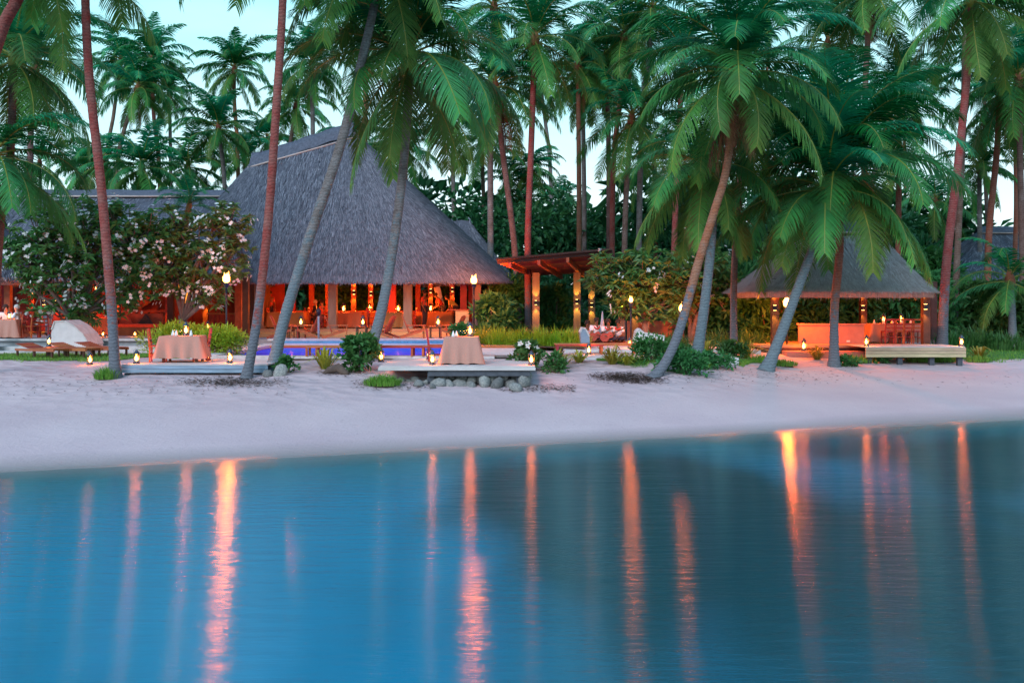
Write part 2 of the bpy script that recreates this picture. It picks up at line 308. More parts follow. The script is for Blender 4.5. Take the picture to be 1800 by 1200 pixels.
def watermat():
    m = bpy.data.materials.new('lagoon_water'); m.use_nodes = True; t = m.node_tree; n = t.nodes; l = t.links; b = n['Principled BSDF']
    b.inputs['IOR'].default_value = 1.42; b.inputs['Roughness'].default_value = .205; b.inputs['Anisotropic'].default_value = .955
    tv = n.new('ShaderNodeCombineXYZ'); tv.inputs[1].default_value = 1.0; l.new(tv.outputs[0], b.inputs['Tangent'])   # small waves run along the shore, so slopes spread towards it
    g = n.new('ShaderNodeNewGeometry'); sx = n.new('ShaderNodeSeparateXYZ'); l.new(g.outputs['Position'], sx.inputs[0])
    # distance from the shoreline = depth of the water
    a1 = n.new('ShaderNodeMath'); a1.operation = 'MULTIPLY_ADD'; a1.inputs[1].default_value = .353; a1.inputs[2].default_value = 21.05; l.new(sx.outputs[0], a1.inputs[0])
    a2 = n.new('ShaderNodeMath'); a2.operation = 'SUBTRACT'; l.new(a1.outputs[0], a2.inputs[0]); l.new(sx.outputs[1], a2.inputs[1])
    r = n.new('ShaderNodeValToRGB'); md = n.new('ShaderNodeMapRange'); md.inputs[2].default_value = 12; l.new(a2.outputs[0], md.inputs[0]); l.new(md.outputs[0], r.inputs[0])
    E = r.color_ramp.elements; E[0].position = 0; E[0].color = (.05, .20, .20, 1); E[1].position = 1; E[1].color = (.001, .175, .285, 1)
    q = E.new(.12); q.color = (.004, .14, .17, 1); q = E.new(.4); q.color = (.001, .165, .255, 1)
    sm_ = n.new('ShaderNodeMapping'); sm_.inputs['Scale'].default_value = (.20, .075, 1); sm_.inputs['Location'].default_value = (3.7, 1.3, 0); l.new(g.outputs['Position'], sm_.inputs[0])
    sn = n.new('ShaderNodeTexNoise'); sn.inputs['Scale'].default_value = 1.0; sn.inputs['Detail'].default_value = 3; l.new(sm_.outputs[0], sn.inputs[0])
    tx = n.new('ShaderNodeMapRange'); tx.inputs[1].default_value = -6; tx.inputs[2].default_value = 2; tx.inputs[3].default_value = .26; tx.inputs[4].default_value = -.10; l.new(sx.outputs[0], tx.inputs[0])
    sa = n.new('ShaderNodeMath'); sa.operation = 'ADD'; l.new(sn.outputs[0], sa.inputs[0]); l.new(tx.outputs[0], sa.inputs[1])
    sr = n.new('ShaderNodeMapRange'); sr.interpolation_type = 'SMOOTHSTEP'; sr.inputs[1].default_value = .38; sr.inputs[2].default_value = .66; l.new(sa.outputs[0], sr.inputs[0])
    dk = n.new('ShaderNodeMix'); dk.data_type = 'RGBA'; l.new(sr.outputs[0], dk.inputs[0]); dk.inputs[6].default_value = (.0002, .042, .052, 1); l.new(r.outputs[0], dk.inputs[7])     # dark palm and bright sky reflections painted into the water colour
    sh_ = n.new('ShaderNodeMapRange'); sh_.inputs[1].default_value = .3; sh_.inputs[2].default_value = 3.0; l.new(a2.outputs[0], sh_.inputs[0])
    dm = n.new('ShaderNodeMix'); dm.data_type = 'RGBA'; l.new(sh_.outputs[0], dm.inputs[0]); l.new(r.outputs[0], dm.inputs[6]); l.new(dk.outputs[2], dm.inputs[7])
    l.new(dm.outputs[2], b.inputs['Base Color'])
    al = n.new('ShaderNodeMapRange'); al.inputs[1].default_value = -.1; al.inputs[2].default_value = 1.6; al.inputs[3].default_value = .25; l.new(a2.outputs[0], al.inputs[0]); l.new(al.outputs[0], b.inputs['Alpha'])
    mp = n.new('ShaderNodeMapping'); mp.inputs['Rotation'].default_value = (0, 0, R(-14)); mp.inputs['Scale'].default_value = (.55, 2.6, 1); l.new(g.outputs['Position'], mp.inputs[0])
    n1 = n.new('ShaderNodeTexNoise'); n1.inputs['Scale'].default_value = 2.2; n1.inputs['Detail'].default_value = 5; n1.inputs['Roughness'].default_value = .6; l.new(mp.outputs[0], n1.inputs[0])
    mp2 = n.new('ShaderNodeMapping'); mp2.inputs['Rotation'].default_value = (0, 0, R(12)); mp2.inputs['Scale'].default_value = (.3, .9, 1); l.new(g.outputs['Position'], mp2.inputs[0])
    n2 = n.new('ShaderNodeTexNoise'); n2.inputs['Scale'].default_value = 1.0; n2.inputs['Detail'].default_value = 3; l.new(mp2.outputs[0], n2.inputs[0])
    ad = n.new('ShaderNodeMath'); ad.operation = 'MULTIPLY_ADD'; ad.inputs[1].default_value = 1.2; l.new(n2.outputs[0], ad.inputs[0]); l.new(n1.outputs[0], ad.inputs[2])
    bp = n.new('ShaderNodeBump'); bp.inputs['Strength'].default_value = .15; bp.inputs['Distance'].default_value = .10; l.new(ad.outputs[0], bp.inputs['Height']); l.new(bp.outputs[0], b.inputs['Normal'])
    return m
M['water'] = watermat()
def poolmat():
    m = bpy.data.materials.new('pool_water'); m.use_nodes = True; t = m.node_tree; n = t.nodes; l = t.links; b = n['Principled BSDF']
    b.inputs['Base Color'].default_value = (.001, .04, .85, 1); b.inputs['Specular IOR Level'].default_value = .05; b.inputs['Roughness'].default_value = .08; b.inputs['IOR'].default_value = 1.04
    g = n.new('ShaderNodeNewGeometry'); n1 = n.new('ShaderNodeTexNoise'); n1.inputs['Scale'].default_value = 3; n1.inputs['Detail'].default_value = 3; l.new(g.outputs['Position'], n1.inputs[0])
    bp = n.new('ShaderNodeBump'); bp.inputs['Strength'].default_value = .1; bp.inputs['Distance'].default_value = .05; l.new(n1.outputs[0], bp.inputs['Height']); l.new(bp.outputs[0], b.inputs['Normal'])
    return m
M['pool'] = poolmat()

# ------------------------------------------------------------------ ground
POOL = (-9.6, -1.1, 31.9, 41.3)            # x0, x1, y0, y1
def shore(x): return 21.05 + .353 * max(-45, min(60, x))
def hsh(x, y):
    return (math.sin(x * 1.7 + y * .9) + math.sin(x * .63 - y * 1.31 + 2.1) + math.sin(x * 3.1 + 1.7) * .5 + math.sin(y * 2.7 + x * .4) * .5) / 3
def ground(x, y):
    s = y - shore(x)
    if s <= 0: return max(-3.0, .085 * s)
    yp = pl([-12, -9, -5, -1.5, 1.5, 4.5, 7, 10, 14, 20], [30.5, 29.5, 29.4, 31.2, 31.0, 30.4, 33.6, 39.0, 41.2, 42], x)
    t = min(1, s / (yp - shore(x)))
    z = 1.2 * (1 - (1 - t) ** 1.25)
    z += hsh(x, y) * .045 * sstep(.35, .9, t) * (1 - sstep(32, 36, y))
    z += .10 * sstep(42, 45, y) + .35 * sstep(46, 60, y)
    return z
def axis(a, b, st, far):
    v = []; x = a
    while x <= b + 1e-6: v.append(x); x += st
    g = st; lo = a; hi = b; L = []; H = []
    while hi < far or lo > -far:
        g *= 1.5; lo -= g; hi += g; L.append(lo); H.append(hi)
    return L[::-1] + v + H
xs = axis(-24, 24, .3, 2500); ys = axis(8, 50, .3, 2500)
mb = MB()
vs = []
for y in ys:
    for x in xs:
        z = ground(x, y)
        if POOL[0] - .15 < x < POOL[1] + .15 and POOL[2] - .15 < y < POOL[3] + .15: z = .1
        vs.append((x, y, z))
nx = len(xs)
mb.add(vs, [(j * nx + i, j * nx + i + 1, (j + 1) * nx + i + 1, (j + 1) * nx + i) for j in range(len(ys) - 1) for i in range(nx - 1)])
g = struct('ground', mb, M['sand'], True)
mb = MB(); wx = axis(-40, 40, 8, 2500)
mb.add([(-2500, -2500, 0), (2500, -2500, 0), (2500, 80, 0), (-2500, 80, 0)], [(0, 1, 2, 3)])
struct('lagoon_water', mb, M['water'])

# lawn strips: soil sheet + blades
def lawn(name, x0, x1, yA_, yB_, nb, h=.07):
    def yA(x):                                             # ragged edge, narrowing to the ends
        k = sstep(0, 1.2, x - x0) * sstep(0, 1.2, x1 - x); a, b = yA_(x), yB_(x); q = a + .22 * math.sin(3.1 * x) + .14 * math.sin(7.3 * x + 1) + .08 * math.sin(17 * x); return lerp((a + b) / 2, q, k)
    def yB(x):
        k = sstep(0, 1.2, x - x0) * sstep(0, 1.2, x1 - x); a, b = yA_(x), yB_(x); return lerp((a + b) / 2 + .02, b + .15 * math.sin(4.3 * x), k)
    m = MB(); nxx = max(2, int((x1 - x0) / .12)); nyy = 7; vv = []
    for j in range(nyy + 1):
        for i in range(nxx + 1):
            x = lerp(x0, x1, i / nxx); a = yA(x); b = yB(x); y = lerp(a, b, j / nyy); vv.append((x, y, ground(x, y) + .02))
    m.add(vv, [(j * (nxx + 1) + i, j * (nxx + 1) + i + 1, (j + 1) * (nxx + 1) + i + 1, (j + 1) * (nxx + 1) + i) for j in range(nyy) for i in range(nxx)])
    struct('lawn', m, M['lawn'], True)
    m = MB()
    for k in range(nb):
        x = rnd.uniform(x0, x1); y = lerp(yA(x), yB(x), rnd.uniform(-.12, 1.05)); z = ground(x, y) + .01
        m.a = rnd.random(); a = rnd.uniform(0, 6.28); t = Vector((math.cos(a), math.sin(a), 0)); hh = h * rnd.uniform(.6, 1.5)
        p = Vector((x, y, z)); tip = p + t * hh * rnd.uniform(0, .7) + Vector((0, 0, hh)); sd = Vector((-t.y, t.x, 0)) * .008
        m.add([p - sd, p + sd, tip], [(0, 1, 2)])
    struct('grass', m, M['grass'], False, 'tone', 'stuff')
lawn('lawn', -19, -11.4, lambda x: 31.3 + .12 * (x + 12), lambda x: 34.9, 9000)
lawn('lawn', -11.4, -8.2, lambda x: 30.3, lambda x: 34.0, 3000)
lawn('lawn', 2.6, 8.2, lambda x: 29.2 + .55 * (x - 2.6), lambda x: 32.0 + .3 * (x - 2.6), 9000)
lawn('lawn', 14.6, 24, lambda x: 36.6 + .1 * (x - 14.6), lambda x: 41.0, 9000, .09)

# ------------------------------------------------------------------ pool
x0, x1, y0, y1 = POOL; pz = 1.27
t = thing('swimming_pool', 'blue swimming pool with pale stone coping in front of the restaurant', 'pool', ((x0 + x1) / 2, (y0 + y1) / 2, .3))
m = MB(); m.span((x0, y0, .25), (x1, y1, .4)); m.span((x0 - .2, y0 - .2, .25), (x1 + .2, y0, 1.25)); m.span((x0 - .2, y1, .25), (x1 + .2, y1 + .2, 1.42)); m.span((x0 - .2, y0, .25), (x0, y1, 1.25)); m.span((x1, y0, .25), (x1 + .2, y1, 1.25))
part('basin', m, M['plaster'], t, world=True)
m = MB(); m.add([(x0, y0, pz - .06), (x1, y0, pz - .06), (x1, y1, pz - .06), (x0, y1, pz - .06)], [(0, 1, 2, 3)])
part('pool_water', m, M['pool'], t, world=True)
for a, b, name in (((x0 - .55, y0 - .55, 1.253), (x1 + .55, y0 + .04, 1.33), 'coping'), ((x0 - .55, y1 - .04, 1.423), (x1 + .9, y1 + .7, 1.50), 'coping'), ((x0 - .55, y0 + .045, 1.254), (x0 + .04, y1 - .045, 1.325), 'coping')):
    n = max(1, int((b[0] - a[0]) / .8)) if b[0] - a[0] > 2 else 1
    k2 = 1 if n > 1 else int((b[1] - a[1]) / .8)
    for i in range(n):
        for j in range(k2):
            m = MB(); m.span((lerp(a[0], b[0], i / n) + .004, lerp(a[1], b[1], j / k2) + .004, a[2]), (lerp(a[0], b[0], (i + 1) / n) - .004, lerp(a[1], b[1], (j + 1) / k2) - .004, b[2]))
            part('coping_stone', m, M['stone_w'], t, world=True)
for i in range(12):
    m = MB(); m.span((x1 - .04, lerp(y0, y1, i / 12) + .05, 1.254), (x1 + 1.5, lerp(y0, y1, (i + 1) / 12) + .042, 1.325)); part('coping_stone', m, M['stone_w'], t, world=True)
# mosaic band on the far wall of the pool
m = MB(); m.span((x0, y1 - .02, 1.33), (x1, y1 - .004, 1.42)); part('tile_band', m, pmat('mosaic_tile', (.10, .36, .50), .4, .3, 14), t, world=True)

# raised terrace behind the pool, stepping down to the pool edge
m = MB(); m.span((-11.0, 42.05, 1.0), (1.2, 44.3, 1.46)); struct('terrace', m, M['paving'])
m = MB(); m.span((-30, 36.9, 1.0), (-12.6, 44.3, 1.60)); struct('terrace', m, M['paving'])
m = MB(); m.span((-30, 36.75, 1.602), (-12.5, 37.25, 1.67)); m.span((-30, 36.3, 1.0), (-12.6, 36.895, 1.42)); m.span((-30, 35.8, 1.0), (-12.6, 36.295, 1.27)); struct('terrace_steps', m, M['stone_w'])
m = MB(); m.span((-12.55, 42.05, 1.0), (-11.005, 44.3, 1.455)); struct('terrace', m, M['paving'])
m = MB(); m.span((2.0, 31.6, 1.05), (7.2, 35.6, 1.262)); m.span((1.9, 36.0, 1.05), (9.0, 45.5, 1.30)); struct('garden_path', m, M['stone_w'])

# ------------------------------------------------------------------ thatched roofs
def thatch_roof(parent, x0, x1, y0, y1, ze, xa, xb, yr, zr, cr=1.5, p=1.12, straw='straw', ns=14000, sw=.022, th=.34, nu=120, nv=14, cap=True, skip_back=True, tilt=0.0):
    def zrx(x): return zr - tilt * (xb - max(xa, min(xb, x))) / (xb - xa)
    def eave(u):                                            # rounded rectangle, u in 0..1
        w = x1 - x0 - 2 * cr; d = y1 - y0 - 2 * cr; q = math.pi * cr / 2; per = 2 * w + 2 * d + 4 * q; s = (u % 1) * per
        for seg, L, f in ((0, w, None), (1, q, (x1 - cr, y0 + cr, -90)), (2, d, None), (3, q, (x1 - cr, y1 - cr, 0)), (4, w, None), (5, q, (x0 + cr, y1 - cr, 90)), (6, d, None), (7, q, (x0 + cr, y0 + cr, 180))):
            if s <= L or seg == 7:
                if f:
                    a = R(f[2] + 90 * s / L); return Vector((f[0] + cr * math.cos(a), f[1] + cr * math.sin(a), 0))
                if seg == 0: return Vector((x0 + cr + s, y0, 0))
                if seg == 2: return Vector((x1, y0 + cr + s, 0))
                if seg == 4: return Vector((x1 - cr - s, y1, 0))
                return Vector((x0, y1 - cr - s, 0))
            s -= L
    def P(u, t, off=0.0):
        e = eave(u); r = Vector((max(xa, min(xb, e.x)), yr, 0)); q = e.lerp(r, t); q.z = lerp(ze, zrx(e.x), t ** p) + off; return q
    m = MB(); vs = []
    rows = [j / nv for j in range(nv + 1)]
    for tt in rows:
        for i in range(nu): q = P(i / nu, tt); vs.append(q + Vector((0, 0, .04 * math.sin(i * 2.3 + tt * 9))))
    fs = [(j * nu + i, j * nu + (i + 1) % nu, (j + 1) * nu + (i + 1) % nu, (j + 1) * nu + i) for j in range(nv) for i in range(nu)]
    m.add(vs, fs)
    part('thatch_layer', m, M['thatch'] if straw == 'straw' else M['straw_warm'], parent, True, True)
    m = MB(); vs = []
    for tt, off in ((0, .0), (.015, -th), (.3, -th), (.6, -th), (.97, -th)):
        for i in range(nu): vs.append(P(i / nu, tt, off))
    m.add(vs, [(j * nu + i, (j + 1) * nu + i, (j + 1) * nu + (i + 1) % nu, j * nu + (i + 1) % nu) for j in range(4) for i in range(nu)])
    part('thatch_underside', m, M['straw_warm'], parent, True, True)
    m = MB()
    n = 0; tries = 0
    while n < ns and tries < ns * 4:
        tries += 1
        u = rnd.random(); t = 1 - math.sqrt(rnd.random()) if rnd.random() < .7 else rnd.random()
        if rnd.random() < .13: t = rnd.uniform(0, .02)
        a = P(u, t); b = P(u, max(0, t - .02)) if t > .02 else None
        if b is None: b = a + (P(u, 0) - P(u, .02))
        dn = (b - a).normalized(); tg = (P(u + .002, t) - P(u - .002, t))
        if tg.length < 1e-5: continue
        tg.normalize(); nm = tg.cross(-dn).normalized()
        if nm.z < 0: nm = -nm
        if skip_back and nm.y > .25: continue
        n += 1; L = rnd.uniform(.25, .7); w = sw * rnd.uniform(.5, 1.6)
        m.a = rnd.random() ** 2 * .8
        d = (dn + tg * rnd.gauss(0, .12)).normalized(); q = a - d * L * .5 + nm * .01
        e = q + d * L + nm * rnd.uniform(.02, .075) - Vector((0, 0, .06 * (t < .03)))
        m.add([q - tg * w, q + tg * w, e + tg * w * .5, e - tg * w * .5], [(0, 1, 2, 3)])
    o = part('straw', m, M[straw], parent, False, True, 'tone'); o['kind'] = 'stuff'
    # eave fringe hanging
    m = MB()
    for k in range(int((x1 - x0 + y1 - y0) * 60)):
        u = rnd.random(); a = P(u, 0.004, -rnd.uniform(0, .2)); tg = (P(u + .002, 0) - P(u - .002, 0)).normalized()
        m.a = rnd.random() ** 2; w = sw * rnd.uniform(.4, .9); out = Vector((tg.y, -tg.x, 0)) * rnd.uniform(-.02, .06)
        e = a + Vector((0, 0, -rnd.uniform(.1, .32))) + out + tg * rnd.gauss(0, .04)
        m.add([a - tg * w, a + tg * w, e], [(0, 1, 2)])
    o = part('eave_fringe', m, M[straw], parent, False, True, 'tone'); o['kind'] = 'stuff'
    if cap:
        m = MB(); vs = []; k = 14
        for i in range(k + 1):
            x = lerp(xa - .35, xb + .35, i / k); zz = zrx(x) + .10 + .03 * math.sin(i * 1.9)
            for dy in (-.62, -.3, 0, .3, .62): vs.append((x, yr + dy, zz + .03 - max(0, abs(dy) - .06) * (zr - ze) / (yr - y0)))
        m.add(vs, [(i * 5 + j, i * 5 + j + 1, i * 5 + 6 + j, i * 5 + 5 + j) for i in range(k) for j in range(4)])
        part('ridge_cap', m, M['thatch'], parent, True, True)
        m = MB()
        for dy in (-.72, .72): m.tube([(xa - .4, yr + dy * .86, zrx(xa) + .12 - .6 * (zr - ze) / (yr - y0)), (xb + .4, yr + dy * .86, zr + .12 - .6 * (zr - ze) / (yr - y0))], .05, 6)
        part('ridge_pole', m, M['straw_warm'], parent, True, True)

SPOTCOL = (1.0, .46, .06); LAMPCOL = (1.0, .17, .014); HALLCOL = (1.0, .13, .010); TORCHCOL = (1.0, .17, .012)
def point(name, loc, power, col, rad, parent=None):
    l = bpy.data.lights.new(name, 'POINT'); l.energy = power; l.color = col; l.shadow_soft_size = rad
    o = bpy.data.objects.new(name, l); C.objects.link(o); o.location = loc; o.parent = parent; return o
def spot(name, loc, aim, power, col, parent, ang=70):
    l = bpy.data.lights.new(name, 'SPOT'); l.energy = power; l.color = col; l.spot_size = R(ang); l.spot_blend = .7; l.shadow_soft_size = .04
    o = bpy.data.objects.new(name, l); C.objects.link(o); o.location = loc; o.parent = parent
    o.rotation_euler = (-Vector(aim)).to_track_quat('Z', 'Y').to_euler(); return o
SCONCE = None
def sconce(px, py, Y, label, power=16, dx=0.0, dy=-1.0, updown=3):
    """box wall light on a post face; shines up and down along the post"""
    loc = W(px, py, Y)
    t = thing('wall_sconce', label, 'wall lamp', loc, 0, 'up-and-down lights on posts')
    m = MB(); m.box((0, .0, 0), (.16, .14, .16)); m.box((0, .0, .085), (.18, .16, .012)); m.box((0, 0, -.085), (.18, .16, .012)); part('housing', m, M['metal_dark'], t)
    m = MB(); m.box((0, 0, .096), (.10, .09, .008)); m.box((0, 0, -.096), (.10, .09, .008)); part('lamp_lens', m, M['candle'], t)
    if updown & 1: spot('up_light', (0, 0, .11), (0, .06, 1), power, SPOTCOL, t)
    if updown & 2: spot('down_light', (0, 0, -.11), (0, .06, -1), power, SPOTCOL, t)
    return t

# ---- main restaurant hall
t = thing('restaurant_hall', 'tall steep thatched restaurant hall with open sides behind the pool', 'building', (-8.5, 51, 1.4))
thatch_roof(t, -17.3, .15, 45.0, 54.6, Z(490, 45), X(455, 50.6), X(610, 50.6), 50.6, Z(221, 50.6), cr=2.4, ns=62000, sw=.013, nu=140, p=1.0, tilt=1.5)
FZ = 1.80
for i in range(20):
    m = MB(); m.span((-16.4, 45.02 + i * .42, FZ - .12), (-.6, 45.02 + i * .42 + .41, FZ)); part('floor_plank', m, M['deck_warm'], t, world=True)
m = MB(); m.span((-16.4, 45.1, 1.2), (-.6, 53.4, FZ - .125)); part('plinth', m, M['wood_dark'], t, world=True)
for k, px in enumerate((455, 585, 717, 838)):
    x = X(px, 45.9); m = MB(); m.span((x - .19, 45.72, FZ), (x + .19, 46.1, 4.4)); m.span((x - .24, 45.67, FZ), (x + .24, 46.15, FZ + .12)); part('post', m, M['post_grey'], t, world=True)
for k, px in enumerate((470, 515, 548, 577, 622, 652, 684, 735, 757, 795, 828, 842)):
    x = X(px, 52.5); m = MB(); m.span((x - .13, 52.37, FZ), (x + .13, 52.63, 5.0)); part('post', m, M['wood_red'], t, world=True)
for k, px in enumerate((690, 815)):
    x = X(px, 48.6); m = MB(); m.span((x - .16, 48.4, FZ), (x + .16, 48.8, 5.0)); part('post', m, M['wood_red'], t, world=True)
m = MB(); m.span((-16.4, 52.42, FZ), (X(500, 52.5), 52.62, 5.2)); part('wall_panel', m, M['wall_red'], t, world=True)
m = MB(); m.span((X(500, 52.5) + .01, 52.44, FZ), (-1.4, 52.6, FZ + .78)); part('low_wall', m, M['wall_red'], t, world=True)
m = MB(); m.span((-16, 52.34, 4.05), (-1.2, 52.66, 4.35)); part('header_beam', m, M['wood_red'], t, world=True)
m = MB(); m.span((-16, 45.75, 4.06), (-.9, 46.07, 4.3)); part('header_beam', m, M['wood_dark'], t, world=True)
for i in range(11):
    x = lerp(-15.5, -1.2, i / 10); m = MB(); m.beam((x, 46.0, 4.15), (lerp(x, -8.5, .5), 50.0, 6.9), .12, .2); part('rafter', m, M['wood_red'], t, world=True)
# steps down to the pool terrace
ts = thing('timber_steps', 'broad warm timber steps running along the restaurant front', 'steps', (-6.5, 44.6, 1.46))
for i, (ya, yb, zt) in enumerate(((44.30, 44.66, 1.575), (44.665, 45.01, 1.69))):
    for k in range(2):
        m = MB(); m.span((-11.9, ya + k * .18, 1.462), (X(858, 44.5), ya + k * .18 + .172, zt)); part('plank', m, M['deck_warm'], ts, world=True)

# secondary roof end behind the right eave
t = thing('rear_annexe', 'small pale thatched roof end poking out behind the restaurant eave', 'building', (-1.5, 54, 1.5))
thatch_roof(t, -5.0, X(912, 53), 52.8, 60, Z(493, 53), -3.6, -2.4, 56, 7.6, cr=1.4, ns=3000, nu=60, nv=6, cap=False)
for px in (870, 895):
    x = X(px, 54.2); m = MB(); m.span((x - .12, 54.1, 1.3), (x + .12, 54.34, 4.3)); part('post', m, M['wood_dark'], t, world=True)

# ---- long low wing to the left
t = thing('restaurant_wing', 'long low thatched wing with horizontal ridge beyond the plumeria trees', 'building', (-20, 49, 1.5))
thatch_roof(t, -31.0, -12.6, 43.2, 55.0, Z(488, 43.2), -27.5, -14.2, 50.0, Z(338, 50), cr=.8, ns=30000, sw=.014, nu=120, nv=10, p=1.0)
WZ = 1.60
m = MB(); m.span((-30.5, 44.31, 1.3), (-12.2, 54, WZ + .004)); part('floor_slab', m, M['deck_warm'], t, world=True)
m = MB(); m.span((-30.5, 49.0, WZ), (-12.0, 49.2, 4.9)); part('wall_panel', m, M['wall_red'], t, world=True)
m = MB(); m.span((-12.1, 45.6, WZ), (-11.9, 49.0, 4.6)); part('wall_panel', m, M['wood_dark'], t, world=True)
for i in range(34):
    x = -30.3 + i * .54; m = MB(); m.span((x - .03, 48.965, WZ), (x + .03, 48.998, 4.8)); part('wall_batten', m, M['wood_red'], t, world=True)
for px in (8, 100, 298, 205, 420):
    x = X(px, 44.6); m = MB(); m.span((x - .15, 44.45, WZ), (x + .15, 44.75, 4.6)); part('post', m, M['wood_red'], t, world=True)
for px in (57, 77, 155, 236, 362, 385, 440):
    x = X(px, 47.6); m = MB(); m.span((x - .12, 47.48, WZ), (x + .12, 47.72, 4.8)); part('post', m, M['wood_red'], t, world=True)
m = MB(); m.span((-30, 44.44, 4.2), (-12.2, 44.76, 4.5)); part('header_beam', m, M['wood_dark'], t, world=True)
# bar lattice door panel of slanting boards
bx0, bx1 = X(238, 48.6), X(265, 48.6)
for i in range(9):
    z = Z(545, 48.6) + i * .17; m = MB(); m.beam((bx0, 48.6, z), (bx1, 48.6, z + .45), .04, .13); part('slat', m, M['wood_red'], t, world=True)
# railing of the wing
tr = thing('wing_railing', 'dark red timber railing with solid panels in the low wing', 'railing', (-19, 46.2, WZ))
m = MB(); m.span((X(30, 46), 46.12, Z(549, 46)), (X(292, 46), 46.26, Z(545, 46))); part('handrail', m, M['wood'], tr, world=True)
for px in (62, 128, 165, 206, 240, 262, 290):
    x = X(px, 46.2); m = MB(); m.span((x - .05, 46.15, WZ), (x + .05, 46.23, Z(549, 46) - .002)); part('baluster', m, M['wood_dark'], tr, world=True)
for a, b in ((32, 60), (138, 163), (167, 204), (208, 238), (264, 289)):
    m = MB(); m.span((X(a, 46.2), 46.17, WZ + .1), (X(b, 46.2), 46.20, Z(552, 46))); part('rail_panel', m, M['wood_red'], tr, world=True)
# picture shelf with lit menus
tm = thing('menu_cabinet', 'glowing orange menu cabinet with small framed cards by the bar', 'cabinet', W(335, 534, 48.2))
m = MB(); m.box((0, .1, .55), (1.25, .06, 1.0)); part('back_panel', m, M['lit_panel'], tm)
m = MB()
for x in (-.62, .62): m.box((x, .02, .55), (.06, .14, 1.08))
for z in (.02, .56, 1.08): m.box((0, .02, z), (1.18, .14, .05))
part('frame', m, M['wood'], tm)
for i in range(3):
    m = MB(); m.box((-.38 + i * .38, .0, .25), (.26, .03, .34)); part('card', m, M['wood_dark'] if i == 1 else M['cloth'], tm)
for i in range(4):
    m = MB(); m.box((-.45 + i * .3, .0, .78), (.17, .03, .26)); part('card', m, M['wood_dark'] if i % 2 else M['cloth'], tm)
# bar counter and liquor shelf
tb = thing('bar_counter', 'dark red bar counter between the low wing and the hall', 'counter', W(405, 590, 46.8))
m = MB(); m.box((0, 0, .5), (1.9, .5, 1.0)); part('counter_body', m, M['wall_red'], tb)
m = MB(); m.box((0, -.02, 1.035), (2.05, .66, .06)); part('counter_top', m, M['wood'], tb)
for i in range(9):
    m = MB(); m.box((-.9 + i * .225, -.262, .5), (.05, .02, .98)); part('batten', m, M['wood_red'], tb)
tb2 = thing('liquor_shelf', 'wall shelf of bottles behind the bar counter', 'shelf', W(378, 560, 48.3))
m = MB()
for z in (.5, .95, 1.4): m.box((0, 0, z), (.9, .25, .04))
for x in (-.45, .45): m.box((x, 0, .8), (.04, .25, 1.5))
part('rack', m, M['wood'], tb2)
bpro = [(.035, 0), (.04, .02), (.04, .17), (.014, .23), (.014, .30)]
for i in range(9):
    o = raw('bottle', MB().lathe(bpro, 8).mesh('bottle', M['shirt_y'] if i % 3 else M['glass'], True), None, W(378, 560, 48.3) + Vector((-.35 + (i % 3) * .3 + .05 * (i // 3), -.03, .521 + (i // 3) * .45)))
    tag(o, 'small bottle standing on the wall shelf behind the bar', 'bottle', 'bottles behind the bar')

# front porch roof joining wing and hall
t = thing('entrance_porch', 'small thatched porch roof where wing and hall meet', 'building', (-14.6, 46, 1.5))
thatch_roof(t, X(265, 43.6), X(425, 43.6), 43.0, 49.5, Z(480, 43.2), X(300, 46.8), X(400, 46.8), 46.8, Z(390, 46.8), cr=.5, ns=4000, nu=60, nv=6, p=1.0)
for px in (300, 432):
    x = X(px, 44.0); m = MB(); m.span((x - .13, 43.9, 1.45), (x + .13, 44.15, 4.2)); part('post', m, M['wood_dark'], t, world=True)
t = thing('garden_bure', 'grey thatched hut at the very edge beside the dark palms', 'building', (-22.5, 42, 1.5))
thatch_roof(t, -30, X(22, 40.5), 40.2, 47, Z(488, 40.5), -27, -22.6, 43.5, Z(388, 43), cr=.8, ns=3500, nu=60, nv=6, p=1.0)
for px in (-6, 14):
    x = X(px, 41.5); m = MB(); m.span((x - .12, 41.4, 1.6), (x + .12, 41.65, 4.2)); part('post', m, M['wood_red'], t, world=True)

# ---- far right bure
t = thing('guest_bure', 'distant grey thatched guest hut half hidden by shrubs', 'building', (31, 60, 1.6))
thatch_roof(t, X(1672, 58), X(1960, 58), 57.5, 67, Z(492, 58), X(1742, 61), X(1890, 61), 62, Z(402, 62), cr=1.0, ns=7000, nu=70, nv=8, p=1.05, sw=.03)
m = MB(); m.span((X(1700, 60), 59.5, 1.4), (X(1920, 60), 66, 4.4)); part('wall', m, M['wood_dark'], t, world=True)

# ---- right dining pavilion
PZ = 1.44
t = thing('dining_pavilion', 'open thatched dining pavilion with red wall beside the beach', 'building', (12.3, 39.5, 1.0))
thatch_roof(t, X(1330, 36.6), X(1655, 36.6), 36.4, 43.2, Z(508, 36.6), X(1440, 39.8), X(1530, 39.8), 39.8, Z(396, 39.8), cr=1.0, straw='straw_warm', ns=24000, sw=.016, nu=110, nv=10, p=1.12)
for i in range(17):
    m = MB(); m.span((9.2, 36.95 + i * .35, PZ - .1), (15.3, 36.95 + i * .35 + .342, PZ)); part('floor_plank', m, M['deck_warm'], t, world=True)
m = MB(); m.span((9.3, 37.0, .6), (15.2, 42.7, PZ - .105)); part('plinth', m, M['wood_dark'], t, world=True)
for px, Y in ((1362, 37.3), (1517, 42.0), (1627, 37.3), (1375, 42.4), (1640, 42.4)):
    x = X(px, Y); m = MB(); m.span((x - .13, Y - .13, PZ), (x + .13, Y + .13, 3.9)); part('post', m, M['wood_dark'], t, world=True)
m = MB(); m.span((X(1405, 38), 38.0, PZ), (X(1519, 38), 38.16, Z(571, 38))); part('low_wall', m, M['clay'], t, world=True)
